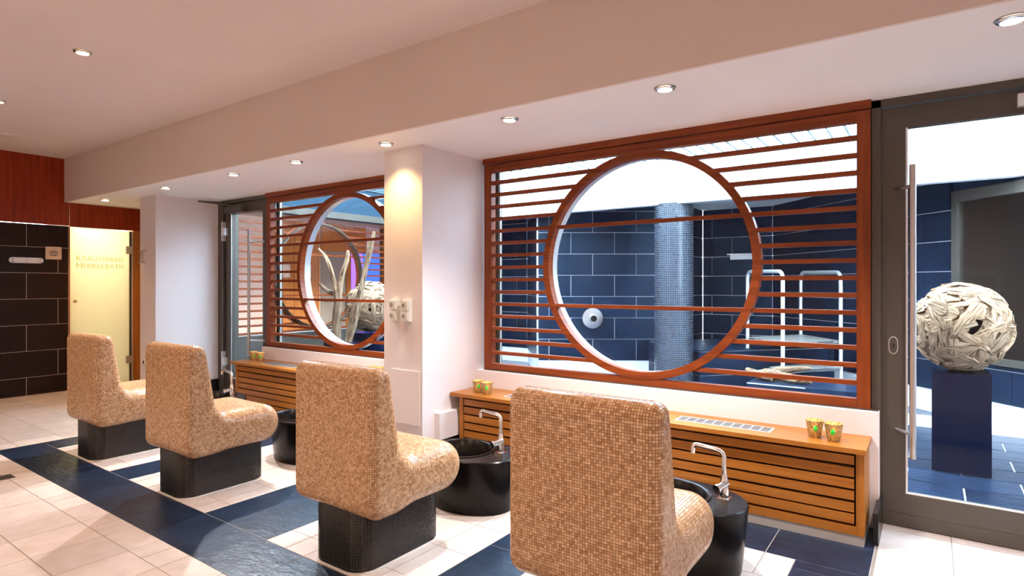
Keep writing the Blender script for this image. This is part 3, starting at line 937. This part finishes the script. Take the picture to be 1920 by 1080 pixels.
# ------------------------------------------------------------------ candle holders
def make_votive():
    r = empty('candle_holder')
    prof = [(0, 0), (.029, 0), (.031, .003), (.041, .060), (.047, .095), (.0445, .095), (.038, .058), (.028, .008), (0, .008)]
    part('cup', MB().lathe(prof, 28), M['gold'], r, True, 40)
    gm = MB(); pts = []
    for k in range(18):
        t = 2 * PI * k / 18
        pts.append((.0115 * math.sin(t) * (1 - .45 * max(0, math.cos(t))), .016 * math.cos(t)))
    n = len(pts)
    gm.add([(x, -.0425 - .004, z + .055) for x, z in pts] + [(x * .6, -.0425 - .009, z * .6 + .055) for x, z in pts] + [(x, -.034, z + .055) for x, z in pts],
           [tuple(range(n, 2 * n))] + [(i, (i + 1) % n, n + (i + 1) % n, n + i) for i in range(n)] + [(i, 2 * n + i, 2 * n + (i + 1) % n, (i + 1) % n) for i in range(n)])
    part('gem', gm, M['gem'], r, True, 50)
    cn = part('candle', MB().lathe([(.0, .008), (.019, .008), (.019, .022), (0, .021)], 18), M['wax'], r, True, 40)
    part('flame', MB().lathe([(0, .023), (.004, .028), (.0055, .034), (.003, .044), (0, .052)], 12), M['flame'], cn, True, 80)
    l = bpy.data.lights.new('candle_light', 'POINT'); l.energy = 0.35; l.color = (1, .58, .22); l.shadow_soft_size = .008
    lo = bpy.data.objects.new('candle_light', l); COL.objects.link(lo); lo.parent = r; lo.location = (0, 0, .06)
    return r
VOT = make_votive()
vots = [(-0.527, 3.655, 'gold mosaic candle holder near the cabinet end, left of the right-hand pair'), (-0.430, 3.625, 'gold mosaic candle holder nearest the glass door, glowing low'),
        (-2.900, 3.625, 'gold mosaic candle holder closest to the lit pillar, nearer cabinet'), (-2.793, 3.600, 'gold mosaic candle holder right of its twin beside the pillar, nearer cabinet'),
        (-6.19, 3.715, 'small candle holder at the far left end of the far cabinet'), (-6.035, 3.705, 'small candle holder second from the far door on the far cabinet'),
        (-4.20, 3.685, 'small candle holder on the far cabinet just left of the pillar edge'), (-4.095, 3.680, 'small candle holder half hidden by the pillar edge on the far cabinet')]
for i, (x, y, lab) in enumerate(vots):
    o = VOT if i == 0 else copy_tree(VOT)
    o.location = (x, y, .510); o.rotation_euler = (0, 0, math.atan2(y, x) - PI / 2 + PI + PI + (-.1 if i % 2 else .1))
    tag(o, lab, 'candle holder', 'mosaic candle holders on the cabinets')

# ------------------------------------------------------------------ downlights
def make_downlight(kind):
    r = empty('downlight')
    part('trim_ring', MB().lathe([(.040, -.003), (.056, -.004), (.058, -.001), (.058, .002), (.040, .002)], 36, 'z', (0, 0, 0), True), M['steel'], r, True, 50)
    part('collar', MB().lathe([(.038, -.014), (.050, -.012), (.052, -.009), (.046, -.004), (.038, -.004)], 36, 'z', (0, 0, 0), True), M['chrome'], r, True, 50)
    part('lens', MB().lathe([(0, -.013), (.036, -.012), (.038, -.006), (0, -.006)], 28), M['lens' if kind == 'low' else 'lenswarm'], r, True, 60)
    l = bpy.data.lights.new('spot_beam', 'SPOT')
    l.spot_size = math.radians(110 if kind == 'low' else 100); l.spot_blend = 1.0
    l.energy = LOW_W if kind == 'low' else HIGH_W
    l.color = (1.0, .95, .91) if kind == 'low' else (1.0, .53, .21)
    l.shadow_soft_size = .03
    lo = bpy.data.objects.new('spot_beam', l); COL.objects.link(lo); lo.parent = r; lo.location = (0, 0, -.03)
    return r
DL = make_downlight('low')
lows = [(-8.30, 'over the frosted door'), (-6.73, 'above the far white pillar'), (-5.38, 'in front of the far metal door'), (-4.40, 'left of the lit pillar'), (-3.295, 'right at the top of the lit pillar'),
        (-2.167, 'right of the lit pillar'), (-1.152, 'above the near round window'), (0.26, 'in front of the near glass door')]
LOWSET = [(0.55, (1, .56, .22)), (0.08, (1, .93, .88)), (2.0, (1, .93, .90)), (1.8, (1, .94, .92)), (0.36, (1, .66, .28)), (1.5, (1, .95, .92)), (1.9, (1, .95, .92)), (1.0, (1, .95, .91))]
for i, (x, lab) in enumerate(lows):
    o = DL if i == 0 else copy_tree(DL)
    for ch in kids(o):
        if ch.type == 'LIGHT':
            if i: ch.data = ch.data.copy()
            ch.data.energy = LOW_W * LOWSET[i][0]; ch.data.color = LOWSET[i][1]
            if i == 2:      # the adjustable lamp of the row, swivelled towards the middle of the room
                ch.data.spot_size = math.radians(96); ch.data.spot_blend = 0.35
                ch.rotation_euler = Vector((.50, -.50, -1)).to_track_quat('-Z', 'Y').to_euler()
    o.location = (x, 3.025, H); tag(o, 'recessed downlight in the lowered ceiling ' + lab, 'downlight', 'downlights in the lowered ceiling')
DH = make_downlight('high')
highs = [(-4.738, 'recessed warm downlight in the high ceiling, upper left'), (-6.60, 'recessed warm downlight in the high ceiling at the left picture edge'), (-2.876, 'recessed warm downlight in the high ceiling above the second nearest chair'), (-1.014, 'recessed warm downlight in the high ceiling above the nearest chair'), (0.85, 'recessed warm downlight in the high ceiling right of the nearest chair')]
highs = [(x, 1.59, lab) for x, lab in highs] + [(x, -0.30, 'added unseen warm downlight lighting chair backs and beam, back row, ' + w_) for x, w_ in ((-6.60, 'by the timber wall'), (-4.74, 'behind the third chair'), (-2.88, 'behind the second chair'), (-1.01, 'behind the nearest chair'), (0.85, 'behind the camera'))]  # back row is added out of view to light chair backs and beam
for i, (x, y, lab) in enumerate(highs):
    o = DH if i == 0 else copy_tree(DH)
    for ch in kids(o):
        if ch.type == 'LIGHT' and y > 0:
            if i: ch.data = ch.data.copy()
            ch.data.energy = HIGH_W * (1.7 if x < -6 else 0.42)
            if x > -6: ch.data.color = (1.0, .74, .52)
        elif ch.type == 'LIGHT':
            ch.data = ch.data.copy(); ch.data.energy = HIGH_W; ch.data.spot_size = math.radians(145); ch.data.spot_blend = 0.6
    o.location = (x, y, HU); tag(o, lab or None, 'downlight', 'downlights in the high ceiling')
fd = empty('ceiling_cap', (-8.05, 2.02, HU)); tag(fd, 'flat round cover cap on the high ceiling near the timber wall', 'cap')
part('disc', MB().lathe([(0, -.008), (.10, -.008), (.105, -.004), (.105, 0), (0, 0)], 32), M['ceil'], fd, True, 50)

# ================================================================== courtyard
struct('courtyard_floor', MB().box(-7.6, 3.2, 4.08, 10.0, -.12, -.012), M['wallgrout'])
cf = bpy.data.objects['courtyard_floor']
cr = []; k = 0
y = 4.02
while y < 9.8:
    x = -7.5 + (0.32 if k % 2 else 0)
    while x < 3.1:
        cr.append((x, min(x + .64, 3.15), y, min(y + .32, 9.9))); x += .64
    y += .32; k += 1
strip = (-0.62, 3.15, 6.92, 7.52)
cr2 = []
for r_ in cr:
    for q in subtract([r_], strip):
        if q[1] - q[0] > .03 and q[3] - q[2] > .03: cr2.append(q)
near = [r_ for r_ in cr2 if r_[0] > -1.4 and r_[2] < 8.2]; far_ = [r_ for r_ in cr2 if r_ not in near]
lay_tiles(cf, near, 'paving_tile', M['slate'], -.03, -.006, .010, 290, 'paving_tiles')
rest = MB()
for (a, b, c, e) in far_: rest.box(a + .005, b - .005, c + .005, e - .005, -.03, -.006)
o = part('paving_bed', rest, M['slate'], cf); o['kind'] = 'stuff'
piece('pale_stone_strip', M['lime'], cf, strip[0], strip[1], strip[2] + .005, strip[3] - .005, -.03, -.004)

def tiled_wall(name, p0, p1, z0, z1, tw=.64, th=.3125, zr=.2425, off=0.0, thick=.12, mat='slatewall', holes=()):
    """wall from p0 to p1 in plan, tiles on its left-hand side when walking p0->p1"""
    p0 = Vector((*p0, 0)); p1 = Vector((*p1, 0)); d = p1 - p0; Lw = d.length
    rz = math.atan2(d.y, d.x)
    w_ = empty(name, (p0.x, p0.y, 0), rz); tag(w_, kind='structure')
    core = MB()
    def blocks(a0, a1, b0, b1):
        rs = [(a0, a1, b0, b1)]
        for h_ in holes: rs = subtract(rs, h_)
        return [q for q in rs if q[1] - q[0] > .02 and q[3] - q[2] > .02]
    for a0, a1, b0, b1 in blocks(0, Lw, z0, z1): core.box(a0, a1, -thick, -.010, b0, b1)
    part('backing', core, M['wallgrout'], w_)
    z = zr
    while z - th > z0: z -= th
    k = 0
    while z < z1:
        a = -off - (tw / 2 if k % 2 else 0)
        while a < Lw:
            for q in blocks(max(a, 0), min(a + tw, Lw), max(z, z0), min(z + th, z1)):
                piece('wall_tile', M[mat], w_, q[0] + .004, q[1] - .004, -.010, 0.0, q[2] + .004, q[3] - .004)
            a += tw
        z += th; k += 1
    return w_
PA0 = (-4.70, 7.27); PA1 = (-3.08, 8.42); PC0 = (-3.08, 9.80); PC1 = (-2.0, 9.80)
PF1 = (-2.0 + .689 * 5.6, 9.8 - .725 * 5.6)
PE0 = (-4.70 - .245 * 4.2, 7.27 + .97 * 2.2)
PE0 = (-5.75, 8.55)
TOPZ = 2.58
tiled_wall('wall_court_a', PA1, PA0, 0, TOPZ, off=.1)
tiled_wall('wall_court_b', PC0, PA1, 0, TOPZ, off=.2)
tiled_wall('wall_court_c', PC1, PC0, 0, TOPZ, off=.35)
FH0 = 5.6 - 3.17
tiled_wall('wall_court_f', PF1, PC1, 0, TOPZ, off=.1, holes=[(0.1, FH0, .60, 2.30)])
tiled_wall('wall_court_d', PA0, PE0, 0, TOPZ, off=.3)
tiled_wall('wall_court_e', PE0, (-7.6, 8.55), 0, TOPZ, off=.1)
struct('trim_3', MB().box(PA0[0] - .012, PA0[0] + .012, PA0[1] - .012, PA0[1] + .012, 0, TOPZ), M['alu'])
# white upper walls round the light well
struct('wall_court_upper', MB().box(-7.6, 3.2, FAS_Y, FAS_Y + .12, 2.33, ROOF + .1), M['white'])
struct('ceiling_court', MB().box(-7.6, 3.2, FAS_Y + .12, 10.0, TOPZ, TOPZ + .12), M['white'])
struct('wall_court_right', MB().box(3.05, 3.2, 4.08, 9.9, -.1, ROOF + .1), M['white'])
struct('wall_court_left_upper', MB().box(-7.80, -7.44, 4.08, FAS_Y, 2.405, ROOF + .1), M['bluewall'])
struct('wall_court_left_low', MB().box(-7.72, -7.40, 4.08, 8.6, -.1, .645), M['frame'])
struct('wall_court_left_end', MB().box(-7.72, -7.42, 6.945, 8.6, .645, 2.6), M['frame'])
struct('wall_court_left_near', MB().box(-7.72, -7.42, 4.08, 4.155, .645, 2.405), M['frame'])
# metal header over the far window
struct('trim_4', MB().box(-7.60, -7.38, 4.08, FAS_Y, 2.36, 2.46), M['frame'])
# glazed roof
rf = empty('court_roof', (0, 0, ROOF)); tag(rf, kind='structure')
x = -7.58; k = 0
PW = .157
while x < 3.05:
    piece('roof_bar', M['roofbar'], rf, x - .010, x + .010, 4.08, FAS_Y, 0, .014)
    piece('roof_pane', M['roofglass'], rf, x + .010, x + PW - .010, 4.08, FAS_Y, .003, .009)
    x += PW
# mosaic column under the white beam
CC = (-2.59, 7.10)
def rot_prof(r, n): return np.array([[r * math.cos(-t), r * math.sin(-t)] for t in np.linspace(0, 2 * PI, n, endpoint=False)])
col = empty('mosaic_column', (CC[0], CC[1], 0)); tag(col, 'round dark mosaic column behind the near round window', 'column')
part('core', MB().lathe([(.2315, -.01), (.2315, 2.35)], 64), M['groutwhite'], col, True, 60)
me = wall_tiles(rot_prof(.232, 260), 0.0, 2.34, .0225, 'column_mosaic', M['tileblue'], gap=.10)
o = link('column_mosaic', me, None, col); o['kind'] = 'stuff'
# stone bench
bn = empty('tiled_bench', (-2.30, 7.193, 0), math.atan2(.88, .77)); tag(bn, 'slate tiled corner bench beside the mosaic column', 'bench')
BL, BD = 1.95, 1.36
part('core', MB().box(.012, BL, .012, BD, 0, .535), M['wallgrout'], bn)
k = 0
for a in np.arange(0, BL, .62):
    for c in np.arange(0, BD, .31):
        piece('seat_tile', M['slatewall'], bn, a + .004, min(a + .62, BL) - .004, c + .004, min(c + .31, BD) - .004, .535, .548)
for a in np.arange(0, BL, .62):
    for z0, z1 in ((0, .24), (.24, .533)):
        piece('front_tile', M['slatewall'], bn, a + .004, min(a + .62, BL) - .004, 0, .012, z0 + .004, z1 - .004)
for a in np.arange(.012, BD, .62):
    for z0, z1 in ((0, .24), (.24, .533)):
        piece('side_tile', M['slatewall'], bn, 0, .012, a + .004, min(a + .62, BD) - .004, z0 + .004, z1 - .004)
# spray nozzle on wall A
nA = Vector((PA1[1] - PA0[1], -(PA1[0] - PA0[0]), 0)).normalized()
nz = empty('spray_nozzle', (-4.035, 7.722, .862), math.atan2(nA.y, nA.x)); tag(nz, 'round steel spray nozzle on the slate wall left of the column', 'nozzle')
part('disc', MB().lathe([(0, 0), (.150, 0), (.150, .006), (.06, .016), (0, .016)], 36, 'x'), M['steel'], nz, True, 40)
part('spout', MB().lathe([(.062, .012), (.056, .13), (.046, .13), (.046, .03), (0, .03)], 24, 'x'), M['steel'], nz, True, 40)
part('nozzle_bore', MB().lathe([(0, .028), (.047, .028), (.047, .126), (.045, .126), (.045, .032), (0, .032)], 24, 'x'), M['hole'], nz, True, 40)  # dark lining added so the open bore looks shaded inside
# lamp box on wall C
lb = empty('wall_lamp', (-2.45, 9.80, 1.80)); tag(lb, 'flat steel wall lamp on the dark tiles, seen through the round window', 'lamp')
part('shade', MB().box(-.21, .21, -.12, 0, .03, .045), M['steel'], lb)
part('body', MB().box(-.17, .17, -.07, 0, -.045, .03), M['alu'], lb)
# steel step frame
sf = empty('step_frame', (0, 0, 0)); tag(sf, 'tubular steel steps with two looped handrails behind the window slats', 'steps')
P1 = Vector((-1.35, 7.14, 0)); P2 = Vector((-.87, 7.97, 0)); DV = Vector((-.55, .715, 0))
for P in (P1, P2):
    q = [P, P + Vector((0, 0, 1.505)), P + DV + Vector((0, 0, 1.52)), P + DV + Vector((0, 0, .55))]
    part('handrail', MB().tube(bendpath(q, .10, 8), .022, 14), M['alu'], sf, True)
def perf_mat():
    m, nt, b = nt_new('perforated_steel')
    g = nt.nodes.new('ShaderNodeNewGeometry')
    v = nt.nodes.new('ShaderNodeTexChecker'); v.inputs['Scale'].default_value = 55
    v.inputs['Color1'].default_value = (.72, .66, .58, 1); v.inputs['Color2'].default_value = (.10, .09, .09, 1)
    L(nt, g.outputs['Position'], v.inputs['Vector']); L(nt, v.outputs['Color'], b.inputs['Base Color'])
    b.inputs['Roughness'].default_value = .4; b.inputs['Metallic'].default_value = .4
    return m
M['perf'] = perf_mat()
for z, t0, t1 in ((.68, .05, .98), (.38, 0.0, .36), (.14, -.02, .30)):
    q = [P1 + DV * t0, P2 + DV * t0, P2 + DV * t1, P1 + DV * t1]
    part('tread', MB().prism([(p.x, p.y) for p in q], z, z + .012), M['perf'], sf)
    part('tread_bar', MB().tube([P1 + DV * t0 + Vector((0, 0, z - .01)), P2 + DV * t0 + Vector((0, 0, z - .01))], .018, 10), M['steel'], sf, True)
# low slab with a driftwood log
sl = empty('stone_slab', (-1.05, 6.25, 0)); tag(sl, 'low dark slab standing behind the lower window slats', 'slab')
part('block', MB().box(-.42, .55, -.2, .3, 0, .395), M['slate'], sl)
part('edge_strip', MB().box(-.42, .10, -.206, -.2, .388, .398), M['alu'], sl)

def lumpy_tube(path, rad, n=10, amp=.18, seed=0):
    rr = random.Random(seed); mb = MB()
    P = smoothpath(path, 5)
    t_ = np.linspace(0, 1, len(P)); R = np.interp(t_, np.linspace(0, 1, len(rad)), rad)
    mb.tube(P, list(R), n)
    ph = [rr.uniform(0, 6.28) for _ in range(n)]
    for i in range(len(P)):
        c = P[i]
        for k in range(n):
            j = i * n + k; v = Vector(mb.v[j])
            f = 1 + amp * math.sin(ph[k] + i * .35) + amp * .5 * rr.uniform(-1, 1)
            mb.v[j] = tuple(c + (v - c) * f)
    acc = 0.0; mb.uv = []
    for i in range(len(P)):
        if i: acc += (P[i] - P[i - 1]).length
        for k in range(n): mb.uv.append((acc, abs(k - n / 2) * 2 * PI * R[i] / n))
    return mb
dl = empty('driftwood_log', (-1.25, 6.28, .398)); tag(dl, 'gnarled pale driftwood log lying behind the lower slats', 'driftwood')
part('log', lumpy_tube([(-.20, .06, .04), (-.02, .0, .055), (.16, -.02, .05), (.33, -.08, .045)], [.03, .06, .05, .045, .02], 12, .22, 3), M['drift'], dl, True, 60)
part('branch', lumpy_tube([(-.10, .10, .03), (.02, .02, .10), (.14, .0, .13), (.30, .05, .15)], [.03, .04, .03, .014], 10, .2, 5), M['drift'], dl, True, 60)
part('branch', lumpy_tube([(-.28, -.02, .10), (-.16, -.05, .07), (-.02, -.08, .035)], [.016, .03, .03], 10, .2, 8), M['drift'], dl, True, 60)

# driftwood balls on pedestals
def make_ball(rx, rz, seed):
    rr = random.Random(seed)
    root = empty('driftwood_ball')
    part('core', MB().lathe([(max(1e-4, .93 * rx * math.sin(t)), -.93 * rz * math.cos(t)) for t in np.linspace(0, PI, 16)], 28), M['driftcore'], root, True, 80)
    N1_, N2_ = 150, 150
    for i in range(N1_ + N2_):
        inner = i < N1_; Np = N1_ if inner else N2_; q_ = i if inner else i - N1_
        z = 1 - 2 * (q_ + .5) / Np; ph = (1.3 if inner else 0) + q_ * PI * (3 - math.sqrt(5)) + rr.uniform(-.25, .25)
        n = Vector((math.sqrt(1 - z * z) * math.cos(ph), math.sqrt(1 - z * z) * math.sin(ph), z))
        u = n.cross(Vector((0, 0, 1)));
        if u.length < .05: u = Vector((1, 0, 0))
        u.normalize(); v = n.cross(u)
        a = rr.uniform(0, PI) if abs(z) < .75 else rr.uniform(-.5, .5)
        t1 = u * math.cos(a) + v * math.sin(a); t2 = n.cross(t1)
        ln = rr.uniform(.40, 1.0) * (1.1 if abs(z) > .6 else 1); wd = rr.uniform(.13, .34)
        h0 = rr.uniform(.90, .93) if inner else rr.uniform(.94, 1.0); th = rr.uniform(.035, .075)
        na, nb = 7, 3
        vs_, fs, uvs = [], [], []
        skew = rr.uniform(-.05, .05); tw = rr.uniform(-.04, .04)
        e0 = [rr.uniform(-.22, .22) for _ in range(na)]; e1 = [rr.uniform(-.22, .22) for _ in range(na)]; tp = (rr.uniform(.25, .85), rr.uniform(.25, .85)); jl = [rr.uniform(-.05, .05) for _ in range(na)]; jz = [[rr.uniform(-.010, .010) for _ in range(nb)] for _ in range(na)]
        for layer in (0, 1):
            for ia in range(na):
                fa = (ia / (na - 1) - .5) * 2
                tap = 1 - abs(fa) ** 2.6 * tp[0 if fa < 0 else 1]
                for ib in range(nb):
                    fb = (ib / (nb - 1) - .5) * 2
                    wdl = wd * tap * (1 + (e0[ia] if fb < 0 else e1[ia]))
                    d = n + t1 * (fa * ln * .5 * (1 + jl[ia])) + t2 * (fb * wdl * .5 + skew * fa)
                    d.normalize()
                    h = h0 + (th * (1 - .35 * abs(fb)) if layer else -.06) + tw * fb * fa + jz[ia][ib]
                    vs_.append((d.x * rx * h, d.y * rx * h, d.z * rz * h)); uvs.append((fa * ln * .18, fb * wd * .18))
        m_ = na * nb
        for ia in range(na - 1):
            for ib in range(nb - 1):
                q = (ia * nb + ib, ia * nb + ib + 1, (ia + 1) * nb + ib + 1, (ia + 1) * nb + ib)
                fs.append(tuple(m_ + k for k in q)); fs.append(q[::-1])
        for ia in range(na - 1):
            for ib in (0, nb - 1):
                q = (ia * nb + ib, (ia + 1) * nb + ib, m_ + (ia + 1) * nb + ib, m_ + ia * nb + ib)
                fs.append(q if ib == 0 else q[::-1])
        for ib in range(nb - 1):
            for ia in (0, na - 1):
                q = (ia * nb + ib, ia * nb + ib + 1, m_ + ia * nb + ib + 1, m_ + ia * nb + ib)
                fs.append(q if ia else q[::-1])
        link('driftwood_piece', mesh_from('driftwood_piece', vs_, fs, True, 40, uvs), M['drift'], root)
    return root
ball = make_ball(.300, .318, 4)
ball.location = (.185, 5.50, 1.046); tag(ball, 'large driftwood ball on the dark pedestal behind the near glass door', 'sculpture', 'driftwood balls')
ball2 = copy_tree(ball, None, (-5.93, 5.20, 1.072), 2.2); ball2.scale = (1.08, 1.08, 1.0); ball2['label'] = 'driftwood ball seen through the far round window beside the branches'
def pedestal(name, x, y, a, b, h, lab):
    p = empty(name, (x, y, 0)); tag(p, lab, 'pedestal', 'dark blue pedestals in the courtyard')
    part('body', MB().box(-a, a, -b, b, 0, h), M['plinthblue'], p)
    return p
pedestal('pedestal', .178, 5.49, .172, .172, .716, 'glossy dark blue pedestal under the driftwood ball by the glass door')
pedestal('pedestal', -5.93, 5.20, .172, .172, .735, 'dark blue pedestal under the driftwood ball behind the far round window')
# branches in a planter
pl_ = empty('planter', (-5.78, 4.62, 0)); tag(pl_, 'square blue grey planter holding driftwood branches', 'planter')
part('box', MB().box(-.16, .16, -.16, .16, 0, .66).box(-.14, .14, -.14, .14, .655, .662), M['plinthblue'], pl_)
def branch(name, lab, paths, seed):
    b_ = empty(name, (-5.78, 4.62, .670)); tag(b_, lab, 'branch', 'driftwood branches in the planter')
    for i, (path, rad) in enumerate(paths):
        part('trunk' if i == 0 else 'fork', lumpy_tube(path, [q * .66 for q in rad], 14, .20, seed + i), M['drift'], b_, True, 60)
# image-right at this spot is mostly +x+y ; offsets below run along that diagonal
def R3(s, z, d=0.0): return (s * .815 - d * .58, s * .58 + d * .815, z)
branch('driftwood_branch', 'forked grey driftwood branch standing left in the planter', [
    ([R3(-.075, .0), R3(-.08, .25), R3(-.06, .48), R3(-.07, .62)], [.075, .07, .065, .055]),
    ([R3(-.06, .45), R3(-.11, .72), R3(-.19, .98), R3(-.30, 1.12)], [.055, .045, .035, .016]),
    ([R3(-.06, .45), R3(-.02, .75), R3(.045, .98), R3(.06, 1.10)], [.055, .045, .04, .02]),
    ([R3(-.10, .58), R3(-.20, .62), R3(-.29, .70)], [.04, .035, .02])], 21)
branch('driftwood_branch', 'tall pale driftwood branch leaning right in the planter', [
    ([R3(.065, .0), R3(.11, .20), R3(.18, .48), R3(.24, .75), R3(.31, 1.05), R3(.38, 1.33)], [.06, .075, .065, .05, .045, .022]),
    ([R3(.29, .98), R3(.30, 1.10), R3(.31, 1.22)], [.03, .026, .015])], 40)

# ---- room seen through the third window
struct('wall_far_room', MB().box(-10.4, -10.3, 4.0, 10.2, -.1, 2.8).box(-10.3, -7.72, 4.0, 4.1, -.1, 2.8).box(-10.3, -7.72, 10.1, 10.2, -.1, 2.8).box(-7.78, -7.72, 8.6, 10.1, -.1, 2.8), M['wall'])
struct('floor_far_room', MB().box(-10.3, -7.72, 4.1, 10.1, -.1, 0), M['lime'])
struct('ceiling_far_room', MB().box(-10.3, -7.72, 4.1, 10.1, 2.62, 2.8), M['white'])
fw = empty('timber_wall', (-10.3, 0, 0)); tag(fw, 'honey coloured timber wall in the room beyond the courtyard', 'wall panel')
for i in range(4): piece('timber_panel', M['roomwood'], fw, .002, .03, 6.42 + i * .3, 6.71 + i * .3, 0, 2.62)
for i in range(4): piece('timber_panel', M['roomwood'], fw, .002, .03, 7.65 + i * .3, 7.94 + i * .3, 2.05, 2.62)
piece('timber_post', M['roomwood'], fw, .002, .035, 8.30, 8.42, 0, 2.05)
for y, lab in ((6.80, 'left white notice on the timber wall beyond the courtyard'), (7.28, 'right white notice on the timber wall beyond the courtyard')):
    n_ = empty('wall_notice', (-10.268, y, 1.62)); tag(n_, lab, 'notice', 'white notices on the timber wall')
    part('frame', MB().box(0, .012, -.12, .12, -.13, .13), M['alu'], n_)
    part('sheet', MB().box(.012, .014, -.10, .10, -.11, .11), M['paper'], n_)
gd = empty('door_4', (-10.3, 7.66, 0)); tag(gd, kind='structure')
part('door_pane', MB().box(.01, .03, 0, .62, 0, 2.05), M['greyfrost'], gd)
part('push_bar', MB().tube([(.06, .05, 1.05), (.06, .57, 1.05)], .016, 10), M['steel'], gd, True)
lp = empty('colour_light_wall', (-10.3, 8.44, 0)); tag(lp, 'glowing violet and blue light wall beyond the courtyard', 'light wall')
part('violet_panel', MB().box(.005, .03, 0, .30, .1, 2.03), M['violetlight'], lp)
part('blue_panel', MB().box(.005, .03, .31, 1.05, .1, 2.03), M['bluelight'], lp)
for i, y in enumerate((5.2, 6.9, 8.0)):
    o = copy_tree(DH, None, (-9.0, y, 2.62))
    for ch in kids(o):
        if ch.type == 'LIGHT': ch.data = ch.data.copy(); ch.data.energy = 260.0; ch.data.color = (1.0, .78, .52)
    tag(o, ('recessed warm downlight in the room beyond the courtyard, left', 'recessed warm downlight in the room beyond the courtyard, middle', 'recessed warm downlight in the room beyond the courtyard, right')[i], 'downlight', 'downlights in the far room')

# ---- glazed opening in wall F
fo = empty('window_4', (PF1[0], PF1[1], 0), math.atan2(PC1[1] - PF1[1], PC1[0] - PF1[0])); tag(fo, kind='structure')
part('window_frame', MB().box(FH0 - .06, FH0, -.06, .02, .60, 2.30).box(.1, .16, -.06, .02, .60, 2.30).box(.1, FH0, -.06, .02, 2.19, 2.30).box(.1, FH0, -.06, .03, .60, .66), M['frame'], fo)
part('pane', MB().box(.16, FH0 - .06, -.03, -.02, .66, 2.19), M['glass'], fo)
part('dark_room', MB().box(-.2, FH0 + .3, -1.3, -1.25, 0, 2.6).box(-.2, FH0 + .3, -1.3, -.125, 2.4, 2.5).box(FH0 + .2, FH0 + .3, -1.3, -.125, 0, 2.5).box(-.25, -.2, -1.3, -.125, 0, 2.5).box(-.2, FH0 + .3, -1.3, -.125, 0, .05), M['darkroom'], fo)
